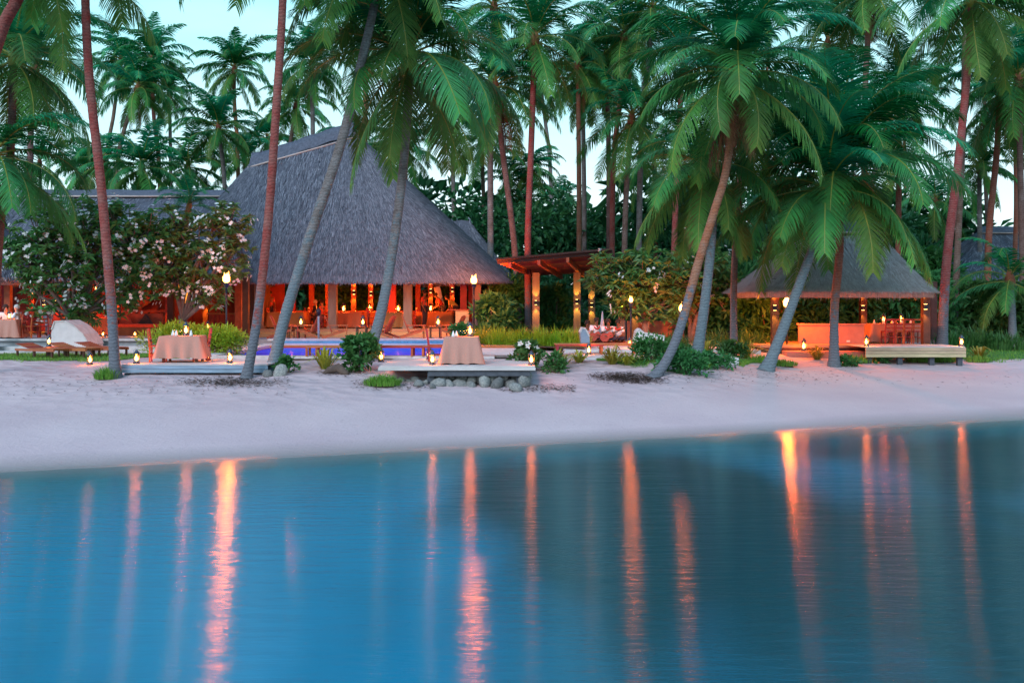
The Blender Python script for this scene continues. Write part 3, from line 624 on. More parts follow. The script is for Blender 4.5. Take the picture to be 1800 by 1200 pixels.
m = MB(); m.span((X(1403, 38), 37.96, Z(571, 38)), (X(1521, 38), 38.2, Z(571, 38) + .05)); part('wall_cap', m, M['clay'], t, world=True)
m = MB(); m.span((X(1488, 38), 37.985, Z(601, 38)), (X(1494, 38), 37.998, Z(598, 38))); part('socket_plate', m, M['white_cloth'], t, world=True)
m = MB(); m.span((X(1520, 42), 41.6, PZ), (X(1622, 42), 41.75, Z(572, 41.6))); part('bench_wall', m, M['clay'], t, world=True)
for ya in (36.95, 42.6):
    m = MB(); m.span((9.75, ya - .07, 3.44), (14.9, ya + .07, 3.62)); part('header_beam', m, M['wood_red'], t, world=True)
for i in range(9):
    x = lerp(9.6, 15.2, i / 8); m = MB(); m.beam((x, 37.0, 3.6), (lerp(x, 12.4, .6), 39.0, 4.7), .09, .14); part('rafter', m, M['wood_red'], t, world=True)

# ---- pergola with tilted flat roof
t = thing('pergola', 'flat roofed timber pergola on tall posts beside the hall', 'pergola', (2.5, 46, 1.3))
A = [W(872, 464, 42.0), W(1075, 446, 42.0), W(1085, 478, 49.5), W(930, 487, 49.5)]
def PT(u, v, dz=0):
    q = A[0].lerp(A[1], u).lerp(A[3].lerp(A[2], u), v); return q + Vector((0, 0, dz))
m = MB(); m.add([PT(0, 0, .16), PT(1, 0, .16), PT(1, 1, .16), PT(0, 1, .16), PT(0, 0, .24), PT(1, 0, .24), PT(1, 1, .24), PT(0, 1, .24)], [(0, 3, 2, 1), (4, 5, 6, 7), (0, 1, 5, 4), (1, 2, 6, 5), (2, 3, 7, 6), (3, 0, 4, 7)])
part('roof_sheet', m, M['wood_dark'], t, world=True)
for i in range(13):
    v = .03 + i * .0785; m = MB(); m.beam(PT(0, v, .09), PT(1, v, .09), .07, .13); part('batten', m, M['wood'] if i else M['wood_dark'], t, world=True)
for u in (.12, .37, .62, .9):
    m = MB(); m.beam(PT(u, 0, -.09), PT(u, 1, -.09), .12, .2); part('beam', m, M['wood'], t, world=True)
for px, Y, zt in ((942, 45, 4.35), (1014, 46.5, 4.4), (1040, 49.0, 4.3), (1010, 43.0, 0)):
    if not zt: continue
    x = X(px, Y); m = MB(); m.span((x - .16, Y - .16, 1.2), (x + .16, Y + .16, zt)); part('post', m, M['post_grey'], t, world=True)

# ---- small garden bar under the plumeria
t = thing('garden_bar', 'orange panelled bar stand with slender posts under the plumeria', 'bar', (4.9, 44, 1.3))
m = MB(); m.span((X(1103, 44), 43.9, 1.25), (X(1200, 44), 44.1, Z(564, 44))); part('panel_wall', m, M['clay'], t, world=True)
for px, Y, py in ((1093, 41.5, 530), (1116, 43.6, 536), (1197, 43.6, 526)):
    x = X(px, Y); m = MB(); m.span((x - .13, Y - .13, 1.2), (x + .13, Y + .13, Z(py - 40, Y))); part('post', m, M['post_grey'], t, world=True)
m = MB(); m.span((X(1085, 43), 41.3, Z(490, 43)), (X(1205, 43), 43.9, Z(487, 43))); part('canopy_board', m, M['wood_dark'], t, world=True)

# sconces on posts
for px, py, Y, lab, ud in (
    (942, 532, 44.72, 'wall light on the pergola post nearest the hall', 3),
    (1014, 530, 46.22, 'wall light on the middle pergola post', 3),
    (1040, 536, 48.72, 'wall light on the rear pergola post', 3),
    (1093, 528, 41.25, 'wall light on the thick post beside the musicians', 2),
    (1115, 538, 43.35, 'wall light on the slim post of the garden bar', 2),
    (1197, 534, 43.35, 'wall light behind the orange-lit leaning palm', 3),
    (1362, 541, 37.05, 'wall light on the pavilion post behind the leaning palm', 3),
    (1517, 541, 41.75, 'wall light on the central rear pavilion post', 3),
    (1627, 539, 37.05, 'wall light on the pavilion post by the beach deck', 3),
    (57, 512, 47.3, 'small wall light deepest in the low wing', 2),
    (77, 532, 47.3, 'orange wall light on the rear wing post', 3),
    (100, 532, 44.3, 'bright yellow wall light on the front wing post', 3),
    (205, 524, 44.3, 'dim wall light half hidden behind plumeria leaves', 2),
    (298, 531, 44.3, 'bright yellow wall light beside the clipped shrub', 3),
    (362, 528, 47.3, 'yellow wall light beside the menu cabinet', 3),
    (515, 514, 52.25, 'wall light in the hall beside the leaning trunk', 3),
    (622, 514, 52.25, 'wall light in the hall above the second table', 3),
    (652, 516, 52.25, 'wall light in the hall near the curved trunk', 3),
    (684, 512, 52.25, 'wall light in the hall just past the curved trunk', 2),
    (757, 511, 52.25, 'wall light in the hall behind the standing waiter', 3),
    (795, 509, 52.25, 'wall light in the hall beside the buffet counter', 2),
    ):
    sconce(px, py, Y, lab, 62, updown=ud)

# ------------------------------------------------------------------ beach decks
DZ = 1.33
def deck(name, label, x0, x1, y0, y1, zt, mat, fmat, nfascia, fh, wp=.145):
    t = thing(name, label, 'deck', ((x0 + x1) / 2, (y0 + y1) / 2, zt - .4))
    n = int((y1 - y0) / wp)
    for i in range(n):
        m = MB(); m.span((x0 + rnd.uniform(-.01, .01), y0 + i * wp, zt - .035), (x1 + rnd.uniform(-.01, .01), y0 + i * wp + wp - .01, zt)); part('plank', m, mat, t, world=True)
    for k in range(nfascia):
        m = MB(); m.span((x0 - .02, y0 - .05, zt - .037 - (k + 1) * fh + .012), (x1 + .02, y0 - .004 - .008 * k, zt - .037 - k * fh)); part('fascia_board', m, fmat, t, world=True)
    return t
t = deck('beach_deck', 'low blue-grey beach deck carrying the pink-clothed dinner table', X(214, 27.3), X(470, 27.3), 27.3, 30.2, DZ, M['deck_grey'], M['fascia_blue'], 2, .10)
for px in (225, 300, 375, 455):
    m = MB(); x = X(px, 27.5); m.span((x - .06, 27.4, .8), (x + .06, 27.55, DZ - .25)); part('post', m, M['beam_dark'], t, world=True)
t = deck('beach_deck', 'raised beach deck on posts above the rock wall', X(668, 26.8), X(940, 26.6), 26.6, 30.0, DZ, M['deck_grey'], M['deck_grey'], 1, .09)
m = MB(); m.span((X(752, 26.6), 26.62, DZ - .27), (X(932, 26.6), 26.72, DZ - .135)); part('joist_beam', m, M['beam_dark'], t, world=True)
for px, Y in ((757, 26.75), (838, 27.8), (914, 26.75), (914, 29.3), (690, 29.3), (757, 29.3)):
    m = MB(); x = X(px, Y); m.span((x - .09, Y - .02, .4), (x + .09, Y + .14, DZ - .137)); part('post', m, M['beam_dark'], t, world=True)
t = deck('beach_deck', 'pale gold boarded deck on dark posts before the pavilion', X(1522, 35), X(1696, 35), 35, 36.9, 1.47, M['deck_grey'], M['deck_gold'], 3, .115)
for px in (1527, 1581, 1637, 1686):
    m = MB(); x = X(px, 35.15); m.span((x - .08, 35.07, .2), (x + .08, 35.23, 1.10)); part('post', m, M['beam_dark'], t, world=True)
for px in (1540, 1686):
    m = MB(); x = X(px, 36.6); m.span((x - .08, 36.5, .3), (x + .08, 36.66, 1.43)); part('post', m, M['beam_dark'], t, world=True)

# rock retaining wall below the raised deck
t = thing('rock_wall', 'low wall of rounded beach rocks below the raised deck', 'rock wall', (X(840, 27.3), 27.3, .7))
bm_rocks = []
for k in range(6):
    bm = bmesh.new(); bmesh.ops.create_icosphere(bm, subdivisions=2, radius=1)
    r2 = random.Random(k)
    ph = [r2.uniform(0, 6) for _ in range(6)]
    for v in bm.verts:
        s = 1 + .22 * math.sin(v.co.x * 2.3 + ph[0]) + .14 * math.sin(v.co.y * 2.7 + ph[1]) + .12 * math.sin(v.co.z * 3.1 + ph[2]) + .06 * math.sin(v.co.x * 6 + ph[3]) * math.sin(v.co.z * 5 + ph[4])
        v.co *= s
    me = bpy.data.meshes.new('rock'); bm.to_mesh(me); bm.free(); me.materials.append(M['rock']); me.polygons.foreach_set('use_smooth', [True] * len(me.polygons)); bm_rocks.append(me)
def rock(parent, p, s, name='stone'):
    o = raw(name, rnd.choice(bm_rocks), parent, Vector(p) - (Vector(parent.location) if parent else Vector()), (rnd.uniform(0, 6), rnd.uniform(0, 6), rnd.uniform(0, 6)), (s * rnd.uniform(.9, 1.4), s * rnd.uniform(.8, 1.1), s * rnd.uniform(.7, 1))); return o
for row, (pa, pb, zz, sz, Y) in enumerate(((738, 930, .82, .19, 26.72), (752, 926, 1.0, .16, 26.95), (762, 922, 1.12, .12, 27.15), (700, 760, .86, .13, 26.95))):
    px = pa
    while px < pb:
        ss = sz * rnd.uniform(.65, 1.25); px += ss * 58; rock(t, (X(px, Y), Y + rnd.uniform(-.06, .06), zz + rnd.uniform(-.06, .05)), ss); px += ss * 58
for i, (px, py, Y, s) in enumerate(((905, 677, 26.2, .17), (735, 676, 26.4, .13), (760, 678, 26.2, .12), (748, 672, 26.7, .10), (492, 657, 27.0, .20), (470, 659, 27.0, .14))):
    q = W(px, py, Y); q.z = ground(q.x, q.y) + s * .3
    o = rock(None, q, s, 'beach_rock'); tag(o, ['rounded grey rock at the foot of the deck post', 'small rock at the end of the rock wall beside the grass tuft', 'small rock lying in front of the rock wall', 'little rock wedged between wall and grass tuft', 'pale flat rock beside the foot of the leaning trunks', 'small rock against the thin leaning trunk'][i], 'rock')

# ------------------------------------------------------------------ palms
def frond_mesh(seed, e0, droop, L=4.2, nl=52, seg=3, lw=.045, ll=.95, sag=.55, dead=False, mats=None):
    r = random.Random(seed); m = MB(); n = 16; pts = []; ang = []
    x = z = 0.0; side = 0.0; sc_ = r.uniform(-.12, .12)
    for i in range(n + 1):
        s = i / n; a = max(R(-93), R(e0) - R(droop) * s ** 1.35); pts.append(Vector((x, side, z))); ang.append(a)
        x += math.cos(a) * L / n; z += math.sin(a) * L / n; side += sc_ * s * L / n
    m.m = 1; m.tube(pts, [lerp(.050, .008, (i / n) ** .7) for i in range(n + 1)], 4)
    m.m = 0
    def at(s):
        f = s * n; i = min(n - 1, int(f)); return pts[i].lerp(pts[i + 1], f - i), (pts[i + 1] - pts[i]).normalized()
    old = r.uniform(0, .25)
    for k in range(nl):
        s = lerp(.12, .995, (k + r.uniform(-.3, .3)) / (nl - 1)); s = min(.995, max(.1, s))
        p, tg = at(s); prof = (.55 + .45 * math.sin(min(1, s / .55) * math.pi / 2)) * (1 - .62 * max(0, (s - .55) / .45) ** 1.4)
        for sd in (-1, 1):
            lat = Vector((0, sd, 0)); up = lat.cross(tg) * sd
            if up.z < 0 and e0 > 0: up = -up
            fw = lerp(.45, 1.1, s) + r.gauss(0, .08)
            d = (lat + tg * fw + up * r.uniform(-.05, .30)).normalized()
            l = ll * prof * r.uniform(.85, 1.1); w = lw * r.uniform(.8, 1.15); q = p.copy(); g = sag * r.uniform(.7, 1.3) * (1.6 if dead else 1)
            wv = tg * w * .5; V = [q - wv * .6, q + wv * .6]; Fc = []; aa = []
            for j in range(1, seg + 1):
                d = (d + Vector((0, 0, -g * (1.5 * j / seg) / seg * 1.6))).normalized(); q = q + d * l / seg
                if j < seg: V += [q - wv * (1 - .45 * j / seg), q + wv * (1 - .45 * j / seg)]
                else: V.append(q)
            for j in range(seg - 1): b = 2 * j; Fc.append((b, b + 1, b + 3, b + 2))
            b = 2 * (seg - 1); Fc.append((b, b + 1, b + 2))
            m.a = max(0, min(1, old * .12 + .55 * max(0, s - .72) * r.uniform(0, 1.6) + (.0 if e0 > 25 else .14 if e0 > -20 else .30)))
            m.add(V, Fc)
    return m.mesh('frond', mats or [M['frond'], M['rachis']], False, None, 'age')
ELEV = [(84, 60), (70, 85), (54, 95), (38, 98), (20, 90), (0, 75), (-26, 55), (-52, 32)]
def frond_set(L, nl, seg, lw, ll, sag, base):
    return [[frond_mesh(base + i * 10 + k, e, d + k * 9 - 6, L, nl, seg, lw, ll, sag) for k in range(3)] for i, (e, d) in enumerate(ELEV)]
FN = frond_set(4.2, 98, 4, .058, 1.05, .46, 100)        # near palms
FM = frond_set(4.2, 62, 3, .072, 1.0, .42, 300)        # middle distance
FF = frond_set(4.2, 50, 2, .125, 1.0, .44, 500)        # far palms
DEADF = [frond_mesh(900 + k, -70, 18, 2.6, 40, 3, .05, .8, .8, True, [M['dead'], M['dead']]) for k in range(3)]
NUT = MB().lathe([(.02, -.14), (.09, -.09), (.115, 0), (.09, .09), (.03, .14)], 8).mesh('coconut', M['coconut'], True)

def catmull(P, n):
    Q = [P[0] * 2 - P[1]] + P + [P[-1] * 2 - P[-2]]; out = []; k = len(P) - 1
    for i in range(n + 1):
        f = i / n * k; j = min(k - 1, int(f)); t = f - j; a, b, c, d = Q[j:j + 4]
        out.append(.5 * ((2 * b) + (c - a) * t + (2 * a - 5 * b + 4 * c - d) * t * t + (3 * b - a - 3 * c + d) * t ** 3))
    return out
def palm(label, pts, Y0, Y1=None, L=1.0, nf=22, lod=1, bark='bark', r0=.16, r1=None, seed=0, group=None, dead=0, nuts=0, emin=0, emax=7, lean=(0, 0), name='coconut_palm', wind=0.0):
    r = random.Random(1000 + seed); Y1 = Y1 or Y0; k = len(pts); P = [W(p[0], p[1], lerp(Y0, Y1, i / (k - 1))) for i, p in enumerate(pts)]
    g = ground(P[0].x, P[0].y)
    P[0].z = g - .12
    if P[0].z > P[1].z - .3: P[1].z = P[0].z + .5
    t = thing(name, label, 'palm tree', (P[0].x, P[0].y, g), 0, group); base = Vector(t.location)
    H = sum((P[i + 1] - P[i]).length for i in range(k - 1)); n = max(14, int(H / (.09 if lod == 0 else .3 if lod == 1 else .8))); C_ = catmull(P, n); rr = []
    r1 = r1 or r0 * .72; m = MB()
    for i in range(n + 1):
        s = i / n; h = s * H; rad = lerp(r0, r1, s ** .7) + r0 * .75 * math.exp(-h / .35)
        if lod == 0: rad *= 1 + (.02 if i % 2 else -.015) + r.uniform(-.022, .022)
        rr.append(rad)
    m.tube([q - base for q in C_], rr, 12 if lod == 0 else 8)
    part('trunk', m, M[bark], t, True)
    top = C_[-1] - base; tdir = (C_[-1] - C_[-3]).normalized()
    m = MB(); m.tube([top - tdir * .25, top, top + tdir * .3, top + tdir * .7], [r1 * 1.0, r1 * 1.7, r1 * 1.5, r1 * .3], 8); part('crown_shaft', m, M['dead'] if lod else M['rachis'], t, True)
    S = (FN, FM, FF)[lod]; ga = r.uniform(0, 6.28)
    for i in range(nf):
        f = (i + .5) / nf; e = emin + f * (emax - emin) + r.uniform(-.45, .45); ei = max(0, min(7, int(round(e)))); az = ga + i * 2.39996 + r.uniform(-.2, .2)
        if wind: az = az - wind * math.sin(az) * .5
        s = L * r.uniform(.88, 1.1) * (.82 if ei == 0 else 1) * (.9 if ei == 7 else 1)
        o = raw('frond', r.choice(S[ei]), t, top + tdir * lerp(.55, .0, f), (r.uniform(-.15, .15) + lean[0], r.uniform(-.08, .08) + lean[1], az), (s, s, s))
    for i in range(dead):
        raw('dead_frond', DEADF[i % 3], t, top - tdir * .1, (r.uniform(-.2, .2), 0, r.uniform(0, 6.28)), (r.uniform(.75, 1.05),) * 3)
    for i in range(nuts):
        a = i * 1.3; raw('coconut', NUT, t, top + Vector((math.cos(a) * .26, math.sin(a) * .26, -.18 - .12 * (i % 2))), (r.uniform(-.4, .4), r.uniform(-.4, .4), 0), (1.1,) * 3)
    return t

# near palms along the beach
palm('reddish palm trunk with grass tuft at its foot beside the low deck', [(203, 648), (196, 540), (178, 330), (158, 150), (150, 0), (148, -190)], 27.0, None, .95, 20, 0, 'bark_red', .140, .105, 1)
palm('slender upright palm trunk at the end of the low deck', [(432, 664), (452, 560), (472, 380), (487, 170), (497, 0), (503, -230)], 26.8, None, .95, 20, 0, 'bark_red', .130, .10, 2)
palm('grey palm trunk leaning inland away from the low deck', [(478, 640), (500, 560), (545, 415), (600, 250), (640, 90), (660, 0), (672, -75)], 28.3, 31, 1.05, 24, 0, 'bark_grey', .175, .12, 3)
palm('curved palm with broad drooping crown before the hall roof', [(643, 612), (672, 540), (696, 400), (711, 270), (722, 110)], 30.5, 32.5, 1.14, 32, 0, 'bark_grey', .18, .13, 4, emin=1, nuts=5, lean=(0, 0))
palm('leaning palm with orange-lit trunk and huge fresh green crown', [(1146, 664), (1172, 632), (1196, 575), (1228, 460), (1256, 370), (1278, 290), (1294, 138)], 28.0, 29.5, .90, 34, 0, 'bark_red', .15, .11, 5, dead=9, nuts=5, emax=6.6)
palm('grey ringed palm trunk just behind the orange-lit leaning palm', [(1222, 625), (1238, 540), (1249, 440), (1252, 370), (1240, 300)], 31, 33, .80, 24, 0, 'bark_grey', .17, .13, 6, dead=2, emin=2)
palm('stout grey palm curving up over the pavilion roof', [(1345, 640), (1372, 590), (1405, 500), (1430, 430), (1450, 340)], 31.5, 33, .95, 24, 0, 'bark_grey', .19, .13, 7, emin=.5, emax=6)
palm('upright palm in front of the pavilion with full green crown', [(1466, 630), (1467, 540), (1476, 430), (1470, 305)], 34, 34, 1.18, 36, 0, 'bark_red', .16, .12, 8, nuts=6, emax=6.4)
palm('dark straight palm trunk among the shrubs between hut and leaning palms', [(1290, 612), (1290, 500), (1296, 380), (1310, 215)], 37, 37, .95, 22, 1, 'bark', .14, .11, 9)
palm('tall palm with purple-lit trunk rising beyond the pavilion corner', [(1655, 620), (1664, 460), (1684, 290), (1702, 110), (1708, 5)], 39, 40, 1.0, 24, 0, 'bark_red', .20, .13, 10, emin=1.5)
palm('thin dark palm standing right behind the purple-lit trunk', [(1676, 600), (1684, 420), (1692, 250), (1700, -60)], 46, 46, .9, 18, 1, 'bark', .17, .13, 11)
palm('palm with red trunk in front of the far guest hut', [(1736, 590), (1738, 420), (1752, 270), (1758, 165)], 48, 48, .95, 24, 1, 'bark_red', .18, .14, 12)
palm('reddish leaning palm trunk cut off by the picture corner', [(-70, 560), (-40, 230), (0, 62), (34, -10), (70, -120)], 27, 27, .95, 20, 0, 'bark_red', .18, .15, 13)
palm('big dark palm hanging long fronds over the grey hut', [(-15, 600), (0, 400), (18, 270), (24, 110)], 36, 36, 1.0, 26, 0, 'bark', .17, .13, 14, emin=1)
palm('dark palm with lower crown of grey drooping fronds over the hut', [(-30, 600), (-15, 430), (-12, 290)], 34, 34, .95, 24, 0, 'bark', .17, .13, 15, emin=2)
palm('palm just inland of the dark drooping palms', [(52, 420), (53, 300), (56, 200), (62, 128)], 50, 50, .95, 24, 1, 'bark', .17, .13, 16)
palm('short shaggy palm at the far edge by the fern bank', [(1780, 590), (1779, 540), (1776, 500)], 43, 43, .72, 18, 1, 'bark_grey', .16, .14, 17, emin=1)

# middle distance palms that can be told apart
mids = [
 ('tall palm with its twin above the long wing roof', [(190, 400), (187, 300), (200, 200), (212, 112)], 74, 1.0),
 ('tall full-crowned palm over the middle of the wing roof', [(285, 400), (280, 300), (270, 200), (268, 112)], 70, 1.0),
 ('palm pressed between two taller ones over the wing roof', [(302, 400), (300, 300), (298, 170)], 78, 1.0),
 ('dark palm low behind the reddish beach trunk', [(206, 400), (205, 300), (240, 160)], 66, .95),
 ('single tall palm standing clear against the sky', [(422, 400), (418, 280), (412, 180), (412, 128)], 72, 1.05),
 ('lower palm leaning beside the lone tall palm', [(400, 420), (395, 330), (385, 232)], 64, .95),
 ('short spreading palm rising straight behind the wing ridge', [(255, 420), (252, 350), (250, 300)], 60, 1.0),
 ('small palm at the open sky end of the wing roof', [(150, 420), (150, 350), (148, 305)], 72, .75),
 ('palm with dangling seed stalk between the two slanting trunks', [(552, 420), (550, 250), (548, 118)], 62, 1.0),
 ('palm behind the hall ridge with hanging lower fronds', [(505, 420), (507, 300), (520, 190)], 70, .95),
 ('tall palm behind the broad drooping crown', [(640, 420), (642, 200), (645, 40)], 56, 1.05),
 ('palm with grey trunk rising at the corner of the hall roof', [(863, 560), (862, 330), (862, 150), (868, 20)], 50, 1.05),
 ('palm with bowed red trunk beside the pergola', [(912, 575), (905, 440), (884, 270), (872, 160)], 47, 1.0),
 ('straight tall palm in front of the pale sky gap', [(929, 580), (928, 420), (934, 250), (940, 75)], 46, 1.0),
 ('very thin tilted palm in the pale sky gap', [(974, 400), (968, 310), (958, 210), (950, 150)], 78, .9),
 ('low young palm at the bottom of the sky gap', [(930, 420), (931, 350), (932, 300)], 70, .8),
 ('palm with paired trunk right of the sky gap', [(1017, 560), (1018, 360), (1016, 120)], 58, 1.0),
 ('red-trunked palm of the close pair', [(1027, 560), (1027, 360), (1024, 150)], 62, .95),
 ('palm between the close pair and the tilted red trunk', [(1070, 560), (1070, 300), (1066, 100)], 60, 1.0),
 ('tilted red-trunked palm in the middle of the grove', [(1075, 560), (1078, 300), (1092, 160), (1097, 70)], 56, 1.0),
 ('tall palm leaning towards the open sky patch', [(1120, 560), (1128, 220), (1140, 110), (1146, 25)], 54, 1.05),
 ('palm with short red trunk showing under blurred fronds', [(1095, 560), (1100, 360), (1110, 215)], 52, 1.0),
 ('palm whose crown meets the huge fresh green crown', [(1180, 560), (1190, 300), (1200, 110)], 50, 1.0),
 ('tall palm with seed stalks between the two big crowns', [(1455, 500), (1456, 300), (1455, 85)], 52, 1.0),
 ('tall palm with drooping dark fronds against the pale sky', [(1518, 500), (1520, 200), (1526, 60), (1528, -15)], 48, 1.05),
 ('dense bluish palm crown beside the open sky strip', [(1578, 500), (1580, 300), (1582, 165)], 50, .9),
 ('palm behind the pavilion roof with half hidden grey trunk', [(1496, 600), (1500, 450), (1560, 230)], 47, 1.0),
 ('palm crowding the picture edge above the guest hut', [(1800, 560), (1795, 350), (1790, 150)], 46, 1.0),
 ('tall palm above the picture edge near the guest hut', [(1830, 560), (1815, 250), (1808, 40)], 52, 1.0),
 ('palm with thin trunk over the guest hut roof', [(1724, 500), (1722, 380), (1722, 300)], 60, .9),
]
for i, (lab, pts, Y, L) in enumerate(mids):
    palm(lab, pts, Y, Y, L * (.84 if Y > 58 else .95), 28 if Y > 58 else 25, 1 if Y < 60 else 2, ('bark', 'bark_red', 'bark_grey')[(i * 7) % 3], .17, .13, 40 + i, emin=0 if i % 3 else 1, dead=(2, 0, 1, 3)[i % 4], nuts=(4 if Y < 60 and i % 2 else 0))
# the grove behind: palms that nothing tells apart
gl = 'slender coconut palm in the crowded grove behind the buildings'
spots = []
for i in range(17):
    r = random.Random(400 + i); px = 640 + i * 72 + r.uniform(-18, 18); Y = r.uniform(58, 88)
    py = r.uniform(20, 320)
    if 860 < px < 1020 or 1590 < px < 1720: py = r.uniform(335, 370)
    if 1110 < px < 1190: py = r.uniform(260, 330)
    spots.append((px, py, Y, i))
for i, (px, py) in enumerate(((330, 300), (430, 285), (470, 250), (180, 290), (20, 60), (70, 290))):
    spots.append((px, py, 66 + (i * 7) % 20, 60 + i))
for px, py, Y, i in spots:
    palm(gl, [(px + random.Random(i).uniform(-20, 20), 560), (px + 3, (py + 560) / 2), (px, py)], Y, Y, .92, 20, 2, ('bark', 'bark_red', 'bark_grey')[i % 3], .16, .12, 100 + i, 'palms of the grove behind the buildings', emin=1)
# small feather palm beside the wing roof
palm('small feathery garden palm standing before the wing roof', [(320, 600), (322, 450), (331, 372)], 42.6, 42.6, .42, 14, 1, 'bark', .10, .08, 31, emin=1, emax=5)

# ------------------------------------------------------------------ undergrowth, shrubs, plumeria
def clump_leaves(m, r, c, rad, n, L, w, upb=.4, flat=1.0, tone=None):
    for k in range(n):
        d = Vector((r.gauss(0, 1), r.gauss(0, 1), r.gauss(0, 1) * flat)); d.normalize()
        p = c + Vector((d.x * rad.x, d.y * rad.y, d.z * rad.z)) * (r.random() ** .35)
        dr = (d + Vector((r.gauss(0, .5), r.gauss(0, .5), upb + r.gauss(0, .4)))).normalized()
        m.a = (r.random() if tone is None else min(1, max(0, tone + r.uniform(-.25, .25))))
        m.leaf(p, dr, Vector((r.gauss(0, .4), r.gauss(0, .4), 1)), L * r.uniform(.6, 1.3), w * r.uniform(.7, 1.2), droop=r.uniform(0, .25))
# dense undergrowth behind the buildings: one continuous mass
r = random.Random(5); m = MB()
for k in range(430):
    x = r.uniform(-34, 46); y = r.uniform(58.5, 68)
    px = 900 + x * F / y
    top = pl([-200, 380, 560, 720, 880, 1000, 1300, 1640, 1800, 2200], [345, 345, 330, 330, 345, 335, 320, 380, 400, 400], px)
    if px > 1650: continue
    zt = Z(top, y); z = lerp(1.5, zt, r.random() ** .8)
    rad = r.uniform(.9, 2.0)
    clump_leaves(m, r, Vector((x, y, z - rad * .5)), Vector((rad, rad, rad * .8)), 85, .55, .30, .2, 1, r.random())
for k in range(300):
    x = r.uniform(-34, 48); y = r.uniform(69, 73); px = 900 + x * F / y
    top = pl([-200, 380, 560, 720, 880, 1000, 1300, 1640, 1800, 2200], [345, 345, 330, 320, 345, 335, 300, 350, 370, 370], px)
    zt = Z(top, y); z = lerp(1.0, zt, r.random()); rad = r.uniform(1.4, 2.4)
    clump_leaves(m, r, Vector((x, y, z - rad * .5)), Vector((rad, rad, rad * .8)), 60, 1.2, .7, .2, 1, r.random() * .6)
struct('undergrowth', m, M['leaf_dark'], False, 'tone', 'stuff')
# screening thicket of dark leaves low down behind pergola and pavilion
m = MB()
for k in range(190):
    x = r.uniform(-9, 36); y = r.uniform(53.5, 56) + (4.5 if x < 0 else 0); px = 900 + x * F / y
    rad = r.uniform(.7, 1.3); z = r.uniform(1.4, 4.6 if px < 1640 else 2.4)
    clump_leaves(m, r, Vector((x, y, z)), Vector((rad, rad * .8, rad * .8)), 70, .5, .20, .2, 1, r.random() * .7)
struct('thicket', m, M['leaf_dark'], False, 'tone', 'stuff')

def shrub_mesh(seed, rx, ry, h, nc, nl, L, w, mat, upb=.4, jitter=.35):
    r = random.Random(seed); m = MB()
    for k in range(nc):
        a = r.uniform(0, 6.28); q = math.sqrt(r.random()); zz = r.random() ** .7
        env = math.sqrt(max(0.05, 1 - (zz - .25) ** 2 * 1.5))
        c = Vector((math.cos(a) * q * rx * env, math.sin(a) * q * ry * env, h * (.12 + .78 * zz)))
        rad = jitter * min(rx, h) * r.uniform(.7, 1.3)
        clump_leaves(m, r, c, Vector((rad, rad, rad * .8)), nl, L, w, upb, 1, r.random())
    return m
def stems(t, h, n, rx, seed):
    r = random.Random(seed); m = MB()
    for k in range(n):
        a = r.uniform(0, 6.28); m.tube([(0.05 * math.cos(a), .05 * math.sin(a), -.05), (math.cos(a) * rx * .25, math.sin(a) * rx * .25, h * .4), (math.cos(a) * rx * .5, math.sin(a) * rx * .5, h * .75)], [.03, .022, .01], 5)
    part('stem', m, M['branch'], t, True)
def shrub(label, px, py, Y, rx, ry, h, nc, nl, L, w, mat, seed, name='shrub', group=None, upb=.4, flowers=0, zoff=0.0):
    q = W(px, py, Y); q.z = ground(q.x, q.y) + zoff
    t = thing(name, label, 'shrub', q, 0, group); stems(t, h, 6, rx, seed)
    o = part('foliage', shrub_mesh(seed, rx, ry, h, nc, nl, L, w, mat, upb), M[mat], t, False, False, 'tone'); o['kind'] = 'stuff'
    r = random.Random(seed + 1)
    for k in range(flowers):
        a = r.uniform(3.4, 6.0); m = MB(); c = Vector((math.cos(a) * rx * r.uniform(.5, .95), math.sin(a) * ry * .9, h * r.uniform(.55, 1.0)))
        for j in range(5):
            b = j * 1.2566; m.leaf(c, Vector((math.cos(b), -.5, math.sin(b))), Vector((0, -1, 0)), .11, .09)
        part('flower', m, M['petal'], t)
    return t
